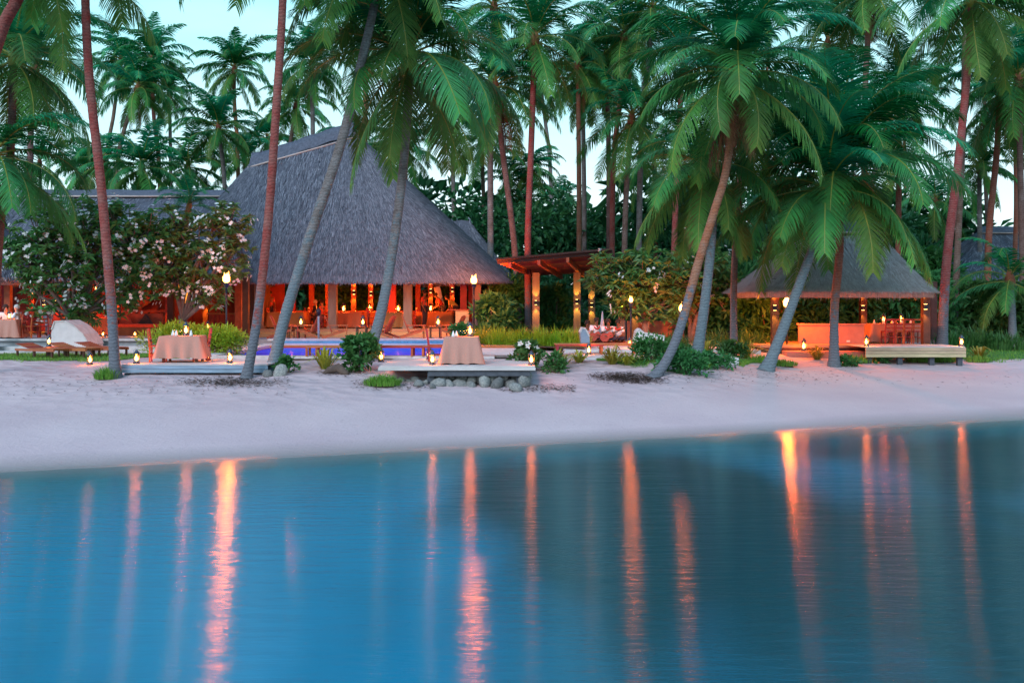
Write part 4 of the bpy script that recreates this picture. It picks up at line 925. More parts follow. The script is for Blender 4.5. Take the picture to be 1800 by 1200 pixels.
# back planting seen through the hall and beside the pergola
for i, (px, Y, h, lab) in enumerate(((560, 53.5, 3.0, 'glossy shrub seen through the hall beside the leaning trunk'), (605, 53.5, 3.3, 'broad-leaved shrub seen through the hall behind the second table'), (640, 53.5, 3.2, 'fan-leaved shrub seen through the hall near the curved trunk'), (705, 53.5, 3.2, 'shrub seen through the hall left of the standing waiter'), (775, 53.5, 3.1, 'shrub seen through the hall behind the buffet'))):
    shrub(lab, px, 560, Y, .75, .45, h, 26, 40, .42, .18, 'leaf', 60 + i)
for i, (px, Y, h, rx, lab, mt) in enumerate((
    (868, 44.5, 2.0, 1.0, 'bluish broad-leaved shrub at the corner of the hall', 'leaf'), (895, 47.0, 3.0, 1.1, 'tall shrub tucked under the hall eave corner', 'leaf'),
    (975, 48.5, 2.6, .8, 'bright banana-like shrub under the pergola', 'leaf'), (1250, 44, 3.2, 1.6, 'dark leafy shrub behind the grey ringed trunk', 'leaf'),
    (1310, 43, 3.4, 1.8, 'tall green shrub between the plumeria and the pavilion', 'leaf'), (1350, 41.5, 2.6, 1.2, 'round green shrub at the pavilion corner', 'leaf'),
    (1430, 45, 3.0, 1.6, 'fern-like shrub seen through the pavilion beside its post', 'leaf'), (1490, 46, 3.2, 1.5, 'shrub seen through the middle of the pavilion', 'leaf'),
    (1560, 45, 3.0, 1.6, 'shrub seen through the pavilion above the set table', 'leaf'), (1625, 45, 3.0, 1.5, 'shrub just behind the pavilion end post', 'leaf'),
    (1700, 47, 2.5, 1.6, 'leafy shrub beneath the guest hut roof', 'leaf'), (1745, 46, 2.6, 1.7, 'bright leafy shrub before the guest hut', 'leaf'),
    (1800, 45, 2.3, 1.7, 'shrub at the picture edge below the guest hut', 'leaf'), (1640, 52, 4.6, 1.6, 'tall shrub mass between the pavilion and the guest hut', 'leaf'),
    (1220, 50, 4.4, 2.2, 'tall dark shrub filling the gap above the plumeria', 'leaf'), (1390, 51, 4.6, 2.4, 'tall dark shrub above the pavilion corner', 'leaf'))):
    shrub(lab, px, 580, Y, rx, rx * .8, h, int(26 * rx + 10), 40, .42, .17, mt, 80 + i)

# grassy-leaved clumps
def tuft_mesh(seed, rx, ry, h, n, w, lean=.55, wid=1.0):
    r = random.Random(seed); m = MB()
    for k in range(n):
        a = r.uniform(0, 6.28); q = math.sqrt(r.random()); p = Vector((math.cos(a) * q * rx, math.sin(a) * q * ry, 0)); b = r.uniform(0, 6.28)
        out = Vector((math.cos(b), math.sin(b), 0)) * .6 + Vector((math.cos(a), math.sin(a), 0)) * q
        hh = h * r.uniform(.55, 1.2) * (1 - .5 * q * q); l = lean * r.uniform(.3, 1.2); m.a = r.random()
        sd = Vector((-out.y, out.x, 0)); sd = sd.normalized() * w * r.uniform(.7, 1.2) if sd.length > 1e-3 else Vector((w, 0, 0))
        p1 = p + Vector((0, 0, hh * .6)) + out * hh * l * .35; p2 = p + Vector((0, 0, hh * (1 - l * .35))) + out * hh * l
        m.add([p - sd * .6, p + sd * .6, p1 + sd, p1 - sd, p2], [(0, 1, 2, 3), (3, 2, 4)])
    return m
def tuft(label, px, Y, rx, ry, h, n, w, mat, seed, name='grass_clump', cat='plant', lean=.55, zoff=0.0, stuff=True):
    x = X(px, Y); t = thing(name, label, cat, (x, Y, ground(x, Y) + zoff))
    o = part('leaves', tuft_mesh(seed, rx, ry, h, n, w, lean), M[mat], t, False, False, 'tone')
    m = MB(); m.lathe([(rx * .8, -.05), (rx * .6, .03), (rx * .2, .05)], 10, sy=ry / rx); part('root_mound', m, M['soil'], t, True)
    if stuff: o['kind'] = 'stuff'
    return t
shrub('clipped lime-green shrub with upright shoots behind the pink table', 320, 610, 34.6, 1.25, .9, .95, 60, 60, .20, .05, 'leaf_lime', 120, name='lime_shrub', upb=.7)
shrub('lime-green shrub beside the leaning trunks by the pool', 388, 612, 34.0, .9, .8, .85, 46, 60, .20, .05, 'leaf_lime', 121, name='lime_shrub', upb=.7)
for i, (px, Y, lab) in enumerate(((848, 41.0, 'lime grass clump closest to the hall torch'), (880, 40.0, 'second lime grass clump of the pool hedge'), (915, 39.4, 'third lime grass clump of the pool hedge'), (950, 39.0, 'fourth lime grass clump of the pool hedge'), (985, 38.8, 'fifth lime grass clump of the pool hedge'), (1010, 38.6, 'lime grass clump against the small blue curved wall'))):
    tuft(lab, px, Y, .62, .5, 1.0, 420, .018, 'leaf_lime', 130 + i, lean=.6)
m = MB(); nseg = 12
mv = []
for i in range(nseg + 1):
    px = lerp(838, 1030, i / nseg); Ya = lerp(39.2, 36.2, i / nseg)
    for Yb in (Ya, Ya + 3.5): mv.append((X(px, Ya), Yb, ground(X(px, Ya), Yb) + .13))
m.add(mv, [(2 * i, 2 * i + 2, 2 * i + 3, 2 * i + 1) for i in range(nseg)]); struct('mulch_bed', m, M['soil'])
tuft('small bright grass tuft at the foot of the reddish trunk', 188, 26.9, .32, .3, .42, 420, .010, 'grass', 140)
tuft('small bright grass tuft beside the raised deck', 672, 26.3, .5, .4, .36, 600, .010, 'grass', 141)
# yellow spiky crotons
for i, (px, Y, s, lab) in enumerate(((572, 28.6, .62, 'yellow spiky plant in the sand between trunk and round-leaved bush'), (985, 29.5, .50, 'yellow spiky plant beside the white-flowered bush'), (1018, 30.4, .34, 'tiny yellow plant in the grass by the low bench'), (1076, 30.0, .52, 'small yellow plant in the grass before the curved wall'), (1103, 29.8, .36, 'low yellow-leaved plant near the leaning palm foot'), (1310, 34.0, .62, 'yellow spiky plant between the two leaning palms'), (1240, 34.5, .50, 'orange-tinted spiky plant behind the grey ringed trunk'), (1436, 35.6, .48, 'spiky plant by the lantern before the coral wall'), (1722, 37.2, .48, 'yellow spiky plant on the grass bank by the deck lantern'))):
    tuft(lab, px, Y, .10 * s / .5, .1 * s / .5, s * 1.65, 60, .030, 'leaf_yellow', 150 + i, name='croton_plant', lean=1.7, stuff=False)
# dark ferns along the bank
for i, (px, Y, s, lab) in enumerate(((1175, 38.0, .8, 'dark grassy clump behind the leaning palm foot'), (1260, 39, .9, 'dark grassy clump under the plumeria trees'), (1320, 39, .9, 'dark grassy clump beside the dark straight trunk'), (1400, 41, .7, 'dark grassy clump behind the coral wall'), (1680, 40.5, .9, 'spiky green clump at the foot of the purple-lit trunk'), (1715, 40.5, 1.1, 'tall spiky green clump before the guest hut'), (1765, 40, .9, 'spiky green clump by the shaggy palm'))):
    tuft(lab, px, Y, .9, .6, s, 420, .02, 'leaf', 170 + i, lean=.6)
# round-leaved and flowering bushes on the beach edge
shrub('round-leaved green bush between croton and raised deck', 634, 640, 28.2, .52, .45, 1.0, 34, 26, .20, .16, 'leaf', 190, name='beach_bush')
shrub('small dark bush at the foot of the grey leaning trunk', 505, 645, 27.6, .28, .25, .42, 14, 22, .14, .10, 'leaf', 191, name='beach_bush')
shrub('white-flowered bush at the end of the raised deck', 925, 640, 29.2, .42, .36, .78, 26, 26, .17, .12, 'leaf', 192, name='beach_bush', flowers=4)
shrub('dark bush beside the yellow spiky plant on the sand', 972, 650, 28.8, .34, .3, .55, 20, 24, .15, .08, 'leaf', 193, name='beach_bush')
shrub('feathery green bush beside the leaning palm foot', 1140, 630, 30.4, .55, .45, .72, 30, 30, .18, .07, 'leaf', 194, name='beach_bush')
shrub('low spreading bush under the leaning palm trunk', 1200, 650, 28.9, .75, .5, .55, 40, 34, .16, .09, 'leaf', 195, name='beach_bush')
shrub('low bush trailing towards the stout curved palm', 1255, 645, 30.6, .6, .4, .4, 26, 30, .16, .08, 'leaf', 196, name='beach_bush')
shrub('leafy sprig growing under the gold boarded deck', 1550, 640, 35.3, .35, .25, .5, 14, 20, .16, .12, 'leaf', 197, name='beach_bush')
shrub('bushy plant on a stand behind the raised deck table', 806, 585, 31.6, .32, .3, .62, 16, 22, .2, .12, 'leaf', 198, name='beach_bush', zoff=.45)

shrub('low leafy bush in the grass behind the stout curved palm', 1285, 630, 33.6, .6, .4, .5, 26, 30, .16, .09, 'leaf', 199, name='beach_bush')
shrub('low leafy bush between the leaning palm and the ringed trunk', 1185, 625, 31.4, .6, .4, .55, 26, 30, .16, .09, 'leaf', 200, name='beach_bush')
shrub('small bush at the foot of the upright pavilion palm', 1488, 632, 34.2, .4, .3, .32, 16, 26, .15, .08, 'leaf', 201, name='beach_bush')
for i, (px, Y, s_, lab) in enumerate(((1335, 33.2, .34, 'grass tuft hugging the stout curved palm'), (1375, 33.0, .30, 'small grass tuft beside the torch pole'), (1508, 35.2, .34, 'grass tuft beside the gold deck post'), (1615, 35.9, .36, 'grass growing under the gold boarded deck'), (1660, 36.0, .34, 'grass tuft under the far end of the gold deck'), (1720, 36.2, .30, 'grass tuft on the sand bank past the gold deck'), (1225, 30.2, .30, 'grass tuft in front of the grey ringed trunk'))):
    tuft(lab, px, Y, .5, .3, s_, 360, .011, 'grass', 210 + i)
# plumeria trees
def plumeria(label, px, Y, pts, seed, nend, rose=11, L=.34, fl=.5):
    """pts: outline blobs (px, py, radius px) that the crown fills"""
    x = X(px, Y); gz = ground(x, Y); t = thing('plumeria_tree', label, 'tree', (x, Y, gz)); base = Vector((x, Y, gz)); r = random.Random(seed)
    tr = MB(); fo = MB(); fw = MB(); ends = []
    tot = sum(p[2] ** 2 for p in pts)
    for (bx, by, br) in pts:
        k = max(4, int(nend * br * br / tot)); c = W(bx, by, Y) - base; rad = br * Y / F
        for i in range(k):
            d = Vector((r.gauss(0, 1), r.gauss(0, 1), r.gauss(0, 1) + .25)).normalized() * rad * (.35 + .9 * r.random() ** .7); d.y *= .9
            ends.append((c + d, c))
    # limbs: trunk splits to each blob, then to ends
    for li in range(2):
        off = Vector((r.uniform(-.15, .15), r.uniform(-.1, .1), 0))
        tr.tube([off * .4 - Vector((0, 0, .1)), off + Vector((0, 0, .7)), off * 2 + Vector((.1 * li, 0, 1.3))], [.14, .11, .09], 7)
    fork = Vector((0, 0, 1.1))
    for (bx, by, br) in pts:
        c = W(bx, by, Y) - base; mid = fork.lerp(c, .5) + Vector((r.uniform(-.2, .2), r.uniform(-.2, .2), .15 * (c - fork).length * .3)); tr.tube([fork, mid, c], [.09, .065, .04], 6)
    for e, c in ends:
        if r.random() < .55: tr.tube([c, c.lerp(e, .55) + Vector((0, 0, -.08)), e], [.03, .024, .016], 4, False)
        tone = r.random() * .7
        for j in range(rose):
            a = j * 2.4 + r.uniform(-.2, .2); d = Vector((math.cos(a), math.sin(a), r.uniform(-.7, .9)))
            fo.a = max(0, min(1, tone + r.uniform(-.3, .3))); fo.leaf(e, d, Vector((r.gauss(0, .6), r.gauss(0, .6), 1)), L * r.uniform(.7, 1.15), .125 * r.uniform(.8, 1.2), droop=.15)
        if r.random() < fl:
            ax = ((e - c).normalized() + Vector((0, 0, .35))).normalized(); s1 = ax.orthogonal().normalized(); s2 = ax.cross(s1)
            for q in range(r.randint(3, 6)):
                cc = e + ax * r.uniform(.12, .24) + Vector((r.gauss(0, .085), r.gauss(0, .085), r.gauss(0, .085)))
                for j in range(5):
                    b = j * 1.2566; fw.leaf(cc, s1 * math.cos(b) + s2 * math.sin(b) + ax * .25, ax, .085, .07)
    part('trunk', tr, M['branch'], t, True)
    o = part('crown', fo, M['leaf_plum'], t, False, False, 'tone'); o['kind'] = 'stuff'
    o = part('blossom', fw, M['petal'], t, False); o['kind'] = 'stuff'
plumeria('large plumeria tree full of white blossom before the low wing', 132, 39.5, [(75, 430, 52), (120, 400, 55), (165, 435, 58), (230, 430, 55), (95, 480, 48), (165, 490, 45), (230, 490, 45), (270, 470, 45), (55, 465, 35), (260, 410, 35), (200, 400, 42), (30, 440, 28), (140, 545, 35), (70, 520, 30), (210, 530, 35)], 1, 760, fl=.42)
plumeria('spreading plumeria tree with white blossom beside the torch', 322, 40.0, [(310, 400, 32), (375, 400, 32), (405, 390, 30), (350, 450, 42), (400, 460, 38), (300, 470, 38), (330, 500, 30), (395, 500, 26), (415, 425, 26), (290, 430, 36), (365, 520, 25)], 2, 380, fl=.36)
plumeria('dark plumeria tree with sparse white flowers beside the pergola', 1135, 41.0, [(1060, 480, 32), (1090, 505, 42), (1130, 490, 48), (1175, 500, 45), (1110, 530, 35), (1160, 540, 35)], 3, 300, fl=.10, L=.4)
plumeria('plumeria tree with few white flowers behind the ringed trunk', 1215, 42.0, [(1215, 490, 42), (1250, 480, 40), (1205, 530, 35), (1260, 520, 30)], 4, 190, fl=.12, L=.4)

# leaf litter and twigs on the sand
r = random.Random(77); m = MB()
for px0, px1, py0, py1, n in ((300, 520, 662, 684, 1300), (1030, 1150, 655, 672, 1300), (1060, 1180, 662, 678, 900), (560, 640, 650, 664, 260), (880, 1010, 676, 694, 500), (0, 520, 650, 705, 320), (620, 760, 668, 690, 400), (1150, 1500, 640, 680, 200), (960, 1800, 650, 690, 160)):
    for k in range(n):
        px = lerp(px0, px1, (r.random() + r.random()) / 2 if n > 600 else r.random()); py = lerp(py0, py1, (r.random() + r.random()) / 2)
        # walk the ray to the ground
        Y = 20.0
        while Y < 40 and Z(py, Y) > ground(X(px, Y), Y): Y += .12
        x = X(px, Y); z = ground(x, Y) + .02; a = r.uniform(0, 6.28); L = r.uniform(.04, .16); w = r.uniform(.008, .03)
        d = Vector((math.cos(a), math.sin(a), r.uniform(-.05, .3))); m.leaf(Vector((x, Y, z)), d, Vector((0, 0, 1)), L, w, .4)
struct('leaf_litter', m, M['litter'], False, None, 'stuff')
o = raw('driftwood_log', MB().tube([(-.35, 0, -.05), (-.15, .03, .10), (.1, 0, .17), (.3, -.05, .02), (.42, -.05, -.08)], [.03, .10, .13, .11, .04], 8).mesh('driftwood_log', M['litter'], True), None, (X(588, 27.6), 27.6, ground(X(588, 27.6), 27.6)))
tag(o, 'dark driftwood stump lying on the sand near the croton', 'log')

# ------------------------------------------------------------------ furniture
def dining_chair():
    t = thing('dining_chair', '', 'chair')
    for x in (-.2, .2):
        m = MB(); m.beam((x, .2, 0), (x, .2, .45), .04, .04); part('leg', m, M['wood_red'], t)
        m = MB(); m.beam((x, -.2, 0), (x, -.2, .46), .04, .04); m.beam((x, -.2, .455), (x, -.27, .95), .04, .04, (0, 1, 0)); part('leg', m, M['wood_red'], t)
    m = MB(); m.box((0, 0, .465), (.46, .46, .035)); part('seat', m, M['wood_red'], t)
    for z, y in ((.60, -.224), (.75, -.246), (.92, -.27)):
        m = MB(); m.box((0, y, z), (.36, .025, .07)); part('back_slat', m, M['wood_red'], t)
    for a, b in (((-.2, -.2, .2), (-.2, .2, .2)), ((.2, -.2, .2), (.2, .2, .2)), ((-.2, .2, .25), (.2, .2, .25)), ((-.2, -.2, .25), (.2, -.2, .25))):
        m = MB(); m.beam(a, b, .025, .025); part('stretcher', m, M['wood_red'], t)
    return t
PROTO = {}
def place(kind, maker, loc, rz, label, group=None, scale=None):
    if kind not in PROTO:
        o = maker(); PROTO[kind] = o; o.location = loc; o.rotation_euler = (0, 0, rz); o['label'] = label
        if group: o['group'] = group
        if scale: o.scale = (scale,) * 3
        return o
    return copy_tree(PROTO[kind], loc, rz, label, group, scale)
def chair(px, Y, z, rz, label, group='dining chairs'): return place('chair', dining_chair, (X(px, Y), Y, z), R(rz), label, group)

def adirondack():
    t = thing('deck_chair', '', 'deck chair')
    for i in range(5):
        x = -.22 + i * .11; m = MB(); m.beam((x, -.18, .28), (x, -.52, 1.0 - abs(i - 2) * .02), .08, .02, (0, 1, 0)); part('back_slat', m, M['wood'], t)
    for i in range(6):
        y = .42 - i * .11; m = MB(); m.box((0, y, .40 - i * .022), (.56, .09, .02)); part('seat_slat', m, M['wood'], t)
    for x in (-.3, .3):
        m = MB(); m.beam((x, .45, .38), (x, -.62, .04), .03, .10); part('leg', m, M['wood'], t)
        m = MB(); m.beam((x, .42, 0), (x, .42, .55), .04, .05); part('leg', m, M['wood'], t)
        m = MB(); m.box((x, .06, .565), (.11, .84, .025)); part('arm', m, M['wood'], t)
        m = MB(); m.beam((x, -.30, .56), (x, -.22, .24), .03, .04); part('arm_brace', m, M['wood'], t)
    return t
def lounger():
    t = thing('sun_lounger', '', 'sun lounger')
    for x in (-.30, .30):
        m = MB(); m.box((x, 0, .26), (.05, 1.9, .07)); part('side_rail', m, M['wood'], t)
        for y in (-.85, 0.0, .85):
            m = MB(); m.box((x, y, .115), (.055, .06, .228)); part('leg', m, M['wood_dark'], t)
    for i in range(11):
        m = MB(); m.box((0, -.9 + i * .11, .31), (.64, .085, .022)); part('slat', m, M['wood'], t)
    for i in range(7):
        m = MB(); y = .34 + i * .095; m.box((0, y, .32 + i * .022), (.62, .075, .022)); part('back_slat', m, M['wood'], t)
    return t
def bench_table():
    t = thing('low_bench', '', 'bench')
    for x in (-.75, .75):
        for y in (-.25, .25):
            m = MB(); m.box((x, y, .14), (.07, .07, .28)); part('leg', m, M['wood_red'], t)
    m = MB(); m.box((0, -.27, .305), (1.64, .05, .05)); m.box((0, .27, .305), (1.64, .05, .05)); part('rail', m, M['wood_red'], t)
    for i in range(6):
        m = MB(); m.box((0, -.25 + i * .10, .343), (1.7, .085, .024)); part('slat', m, M['wood'], t)
    return t

def cloth_mesh(w, d, h, drop, seed=0, flare=.10, wav=.045, clear=.03):
    r = random.Random(seed); m = MB(); n = 72; rows = 7; vs = []; per = 2 * (w + d); ph = r.uniform(0, 6)
    def ring(u, e):
        s = u * per; hw = w / 2; hd = d / 2
        for L, f in ((w, lambda s: ((-hw + s), -hd, 0, -1)), (d, lambda s: (hw, -hd + s, 1, 0)), (w, lambda s: (hw - s, hd, 0, 1)), (d, lambda s: (-hw, hd - s, -1, 0))):
            if s <= L: x, y, nx_, ny_ = f(s); break
            s -= L
        cx = max(0, 1 - (hw - abs(x)) / .16) * max(0, 1 - (hd - abs(y)) / .16)
        k = e * (1 + wav / flare * math.sin(u * 2 * math.pi * 11 + ph) + 1.1 * cx)
        nn = Vector((nx_, ny_, 0)) + (Vector((math.copysign(1, x), math.copysign(1, y), 0)) * cx); nn.normalize()
        return x + nn.x * k, y + nn.y * k
    for j in range(rows + 1):
        f = j / rows
        for i in range(n):
            x, y = ring((i + .001) / n, flare * f); vs.append((x, y, h - drop * f + (.0 if j < rows else .015 * math.sin(i * .9))))
    m.add(vs, [(j * n + i, (j + 1) * n + i, (j + 1) * n + (i + 1) % n, j * n + (i + 1) % n) for j in range(rows) for i in range(n)])
    m.add(vs[:n], [tuple(range(n))])
    return m
def table(px, Y, z, w, d, label, clabel, mat='cloth', rz=0, seed=0, drop=.70, h=.74):
    t = thing('dining_table', label, 'table', (X(px, Y), Y, z), R(rz), 'dining tables')
    m = MB(); m.box((0, 0, h - .02), (w - .02, d - .02, .03)); part('table_top', m, M['wood_dark'], t)
    for x in (-1, 1):
        for y in (-1, 1):
            m = MB(); m.box((x * (w / 2 - .1), y * (d / 2 - .1), h / 2 - .02), (.06, .06, h - .042)); part('leg', m, M['wood_dark'], t)
    o = raw('tablecloth', cloth_mesh(w, d, h + .006, drop, seed).mesh('tablecloth', M[mat], True), None, (X(px, Y), Y, z), (0, 0, R(rz)))
    tag(o, clabel, 'tablecloth', 'tablecloths'); return z + h + .008

GLASS = MB().lathe([(.035, 0), (.034, .004), (.005, .012), (.005, .085), (.030, .12), (.036, .16), (.030, .20)], 10)
def wineglass(p, label, group): tag(raw('wine_glass', _glass, None, p), label, 'glass', group)
_glass = GLASS.mesh('wine_glass', M['glass'], True)
_napkin = MB().lathe([(.055, 0), (.045, .05), (.02, .13), (.004, .17)], 7).mesh('napkin', M['white_cloth'], True)
_plate = MB().lathe([(.05, 0), (.12, .012), (.125, .018), (.06, .012)], 14).mesh('plate', M['white_cloth'], True)
def napkin(p, label, group): tag(raw('napkin', _napkin, None, p), label, 'napkin', group)

# lanterns and torches
LM = {}
def lantern_parts(s):
    if s in LM: return LM[s]
    b = MB(); b.lathe([(.075, 0), (.08, .02), (.05, .045), (.05, .06)], 10)
    f = MB()
    for k in range(4):
        a = k * math.pi / 2 + .4; c = (math.cos(a) * .066, math.sin(a) * .066); f.tube([(c[0], c[1], .03), (c[0], c[1], .235)], .006, 5)
    f.tube([(.066 * math.cos(q / 12 * math.pi), 0, .28 + .07 * math.sin(q / 12 * math.pi)) for q in range(13)], .004, 4)
    c = MB(); c.lathe([(.075, .235), (.08, .245), (.045, .285), (.03, .30), (.035, .315), (.01, .33)], 10)
    g = MB(); g.lathe([(.045, .061), (.058, .10), (.06, .15), (.045, .20), (.04, .234)], 12)
    fl = MB(); fl.lathe([(.012, .065), (.032, .085), (.040, .12), (.028, .17), (.004, .21)], 8)
    LM[s] = [('base', b.mesh('base', M['metal_blue'], True)), ('frame', f.mesh('frame', M['metal_blue'])), ('cap', c.mesh('cap', M['metal_blue'], True)), ('chimney', g.mesh('chimney', M['glass'], True)), ('flame', fl.mesh('flame', M['flame'], True))]
    return LM[s]
def lantern(loc, label, power=7, scale=1.0, group='hurricane lanterns'):
    t = thing('lantern', label, 'lantern', loc, rnd.uniform(0, 1.5), group, scale * 1.18)
    for n_, me in lantern_parts(1):
        o = raw(n_, me, ch if n_ == 'flame' else t)
        if n_ == 'chimney': ch = o
    point('lantern_light', (0, 0, .14), power * (1.75 if power < 22 else 1.45), LAMPCOL if power < 22 else HALLCOL, .058, t); return t
def torch(px, py, Y, label, power=90, foot=None, fs=1.0):
    q = W(px, py, Y); gz = foot if foot is not None else ground(q.x, q.y); h = q.z - gz
    t = thing('torch', label, 'torch', (q.x, Y, gz), 0, 'flaming garden torches')
    m = MB(); m.tube([(0, 0, -.1), (0, 0, h - .32)], .035, 8); part('pole', m, M['metal_dark'], t, True)
    m = MB(); m.lathe([(.03, h - .34), (.06, h - .30), (.11, h - .17), (.12, h - .14), (.10, h - .14)], 12); bowl = part('fuel_bowl', m, M['metal_blue'], t, True)
    m = MB(); m.lathe([(.05, h - .14), (.12, h - .08), (.13, h - .01), (.07, h + .07), (.02, h + .14)], 10)
    for k_ in range(5):
        a_ = k_ * 1.3; m.tube([(.05 * math.cos(a_), .05 * math.sin(a_), h - .08), (.09 * math.cos(a_), .09 * math.sin(a_), h + .06), (.06 * math.cos(a_ + .5), .06 * math.sin(a_ + .5), h + .15), (.09 * math.cos(a_ + .8), .05 * math.sin(a_), h + .20 + .05 * (k_ % 3))], [.05, .055, .03, .004], 6)
    raw('flame', m.mesh('flame', M['flame_hot'], True, (0, 0, h - .14)), bowl, (0, 0, h - .14), (0, 0, power), (fs, fs, fs * (.9 + (power % 7) * .05)))
    point('torch_light', (0, 0, h + .02), power, TORCHCOL, .16, t)

torch(398, 490, 35.9, 'blazing torch before the plumeria tree', 330)
torch(833, 493, 41.9, 'blazing torch at the hall corner above the pool', 820, 1.45)
torch(1109, 525, 39.2, 'small torch glowing red beside the garden bar', 100, fs=.62)
torch(1197, 541, 38.8, 'small torch behind the orange-lit leaning trunk', 90, fs=.62)
torch(1383, 533, 37.4, 'torch burning at the corner of the dining pavilion', 850)
# unlit torch standing at the pool edge
t = thing('unlit_torch', 'slim dark unlit torch post at the far pool edge', 'torch', (X(560, 41.6), 41.6, 1.5))
m = MB(); m.tube([(0, 0, -.2), (0, 0, .95)], .045, 8); part('pole', m, M['fascia_blue'], t, True)
m = MB(); m.lathe([(.05, .95), (.11, 1.08), (.12, 1.15), (.05, 1.26), (.02, 1.28)], 10); part('fuel_bowl', m, M['metal_dark'], t, True)

# --- low deck dinner table
zt = table(322, 28.5, DZ, 1.12, .9, 'dinner table under the pink cloth on the low deck', 'pinkish tan cloth on the low deck table', 'cloth', 4, 3, .62)
chair(278, 28.4, DZ, -78, 'slatted chair facing the pink-clothed table from the plumeria side')
chair(354, 29.0, DZ, 100, 'slatted chair tucked behind the pink-clothed table')
lantern((X(327, 28.6), 28.6, zt), 'lantern standing on the pink-clothed table', 14)
for i, px in enumerate((304, 312, 340)): napkin((X(px, 28.4), 28.4 - .1 * i, zt), 'folded white napkin on the pink-clothed table', 'napkins on the low deck table')
for i, px in enumerate((309, 318, 335)): wineglass((X(px, 28.5), 28.45, zt), 'stemmed glass on the pink-clothed table', 'glasses on the low deck table')
lantern((X(240, 27.6), 27.6, DZ), 'lantern on the low deck corner beside the reddish trunk', 13)
lantern((X(366, 29.3), 29.3, DZ), 'lantern on the low deck behind the pink-clothed table', 7)
lantern((X(404, 27.9), 27.9, DZ), 'lantern at the front of the low deck near the thin trunk', 16)
lantern((X(158, 29.9), 29.9, ground(X(158, 29.9), 29.9)), 'lantern on the sand at the lawn edge', 8)
# --- raised deck dinner table
zt = table(812, 27.7, DZ, .92, .86, 'dinner table under the tan cloth on the raised deck', 'long tan cloth reaching the planks of the raised deck', 'cloth', 0, 8, .72)
chair(766, 28.6, DZ, -82, 'slatted chair beside the tan-clothed table on the raised deck')
lantern((X(826, 27.8), 27.8, zt), 'lantern standing on the tan-clothed table', 20)
for i, px in enumerate((797, 802)): napkin((X(px, 27.6), 27.5 + .2 * i, zt), 'folded white napkin on the tan-clothed table', 'napkins on the raised deck table')
for i, px in enumerate((808, 813, 818, 833)): wineglass((X(px, 27.7), 27.6 + .06 * i, zt), 'stemmed glass on the tan-clothed table', 'glasses on the raised deck table')
lantern((X(754, 29.6), 29.6, DZ), 'lantern behind the chair on the raised deck', 7)
lantern((X(760, 27.1), 27.1, DZ), 'lantern at the front edge of the raised deck', 9)
lantern((X(670, 28.4), 28.4, DZ), 'lantern on the raised deck end half hidden by the bush', 6)
lantern((X(934, 26.95), 26.95, DZ), 'lantern on the raised deck corner beside the white flowers', 9)
# --- loungers on the lawn
def at_ground(px, Y, dz=0): x = X(px, Y); return (x, Y, ground(x, Y) + dz)
for i, (px, Y, rz, lab) in enumerate(((75, 32.6, 62, 'slatted lounger farthest along the lawn'), (130, 32.9, 62, 'slatted lounger in the middle of the lawn row'), (178, 33.3, 62, 'slatted lounger closest to the reddish trunk'))):
    place('lounger', lounger, at_ground(px, Y, .02), R(rz), lab, 'wooden loungers on the lawn')
t = thing('side_table', 'low square wooden table between the lawn loungers', 'side table', at_ground(98, 33.7, .02))
for x in (-.2, .2):
    for y in (-.2, .2): m = MB(); m.box((x, y, .15), (.05, .05, .3)); part('leg', m, M['wood_dark'], t)
for i in range(4): m = MB(); m.box((0, -.19 + i * .126, .32), (.52, .11, .025)); part('slat', m, M['wood'], t)
lantern((X(86, 33.7), 33.7, ground(X(86, 33.7), 33.7) + .355), 'lantern on the low table beside the pale buttress wall', 6)
# --- low benches along the near pool edge
for i, (px, Y, lab) in enumerate(((520, 30.95, 'low wooden bench by the pool next to the leaning trunks'), (580, 31.0, 'low wooden bench by the pool behind the yellow croton'), (706, 31.0, 'low wooden bench by the pool beyond the round-leaved bush'), (764, 30.9, 'low wooden bench by the pool behind the deck lantern'), (872, 31.0, 'low wooden bench by the pool past the tan-clothed table'), (1018, 34.0, 'low bench on the paved path under the grass hedge'), (1075, 34.2, 'low bench on the paved path before the musicians'))):
    z = 1.335 if i < 5 else 1.266
    if i < 5: Y = 31.55
    place('bench', bench_table, (X(px, Y), Y, z), R((2, -1, 1, -2, 0, 1, -2)[i]), lab, 'low wooden benches by the water', .92 if i < 5 else 1.0)
lantern((X(1035, 33.6), 33.6, 1.266), 'lantern on the path in front of the low benches', 7)
# --- pairs of deck chairs on the pool terrace
for i, (px, rz, lab) in enumerate(((497, -90, 'slatted deck chair hidden behind the grey leaning trunk'), (545, 70, 'slatted deck chair beside the slim unlit torch'), (592, -80, 'deck chair seen from its side behind the yellow croton'), (673, 70, 'slatted deck chair behind the curved palm trunk'), (728, -80, 'deck chair seen from its side before the grey hall post'), (796, 70, 'slatted deck chair nearest the buffet counter'))):
    place('adirondack', adirondack, (X(px, 42.9), 42.9, 1.462), R(rz), lab, 'deck chairs on the pool terrace')
for i, (px, lab) in enumerate(((516, 'small square terrace table by the leaning trunks'), (636, 'small square terrace table behind the round-leaved bush'), (765, 'small square terrace table before the waiter'))):
    t = thing('side_table', lab, 'side table', (X(px, 43.0), 43.0, 1.462), 0, 'small terrace tables')
    for x in (-.2, .2):
        for y in (-.2, .2): m = MB(); m.box((x, y, .25), (.05, .05, .5)); part('leg', m, M['wood_dark'], t)
    for k in range(4): m = MB(); m.box((0, -.19 + k * .126, .515), (.54, .115, .025)); part('slat', m, M['wood'], t)
    lantern((X((529, 638, 770)[i], 42.95), 42.95, 1.462 + .53), ('lantern on the terrace table by the leaning trunks', 'lantern on the terrace table near the curved palm', 'lantern on the terrace table before the waiter')[i], 10, 1.15)
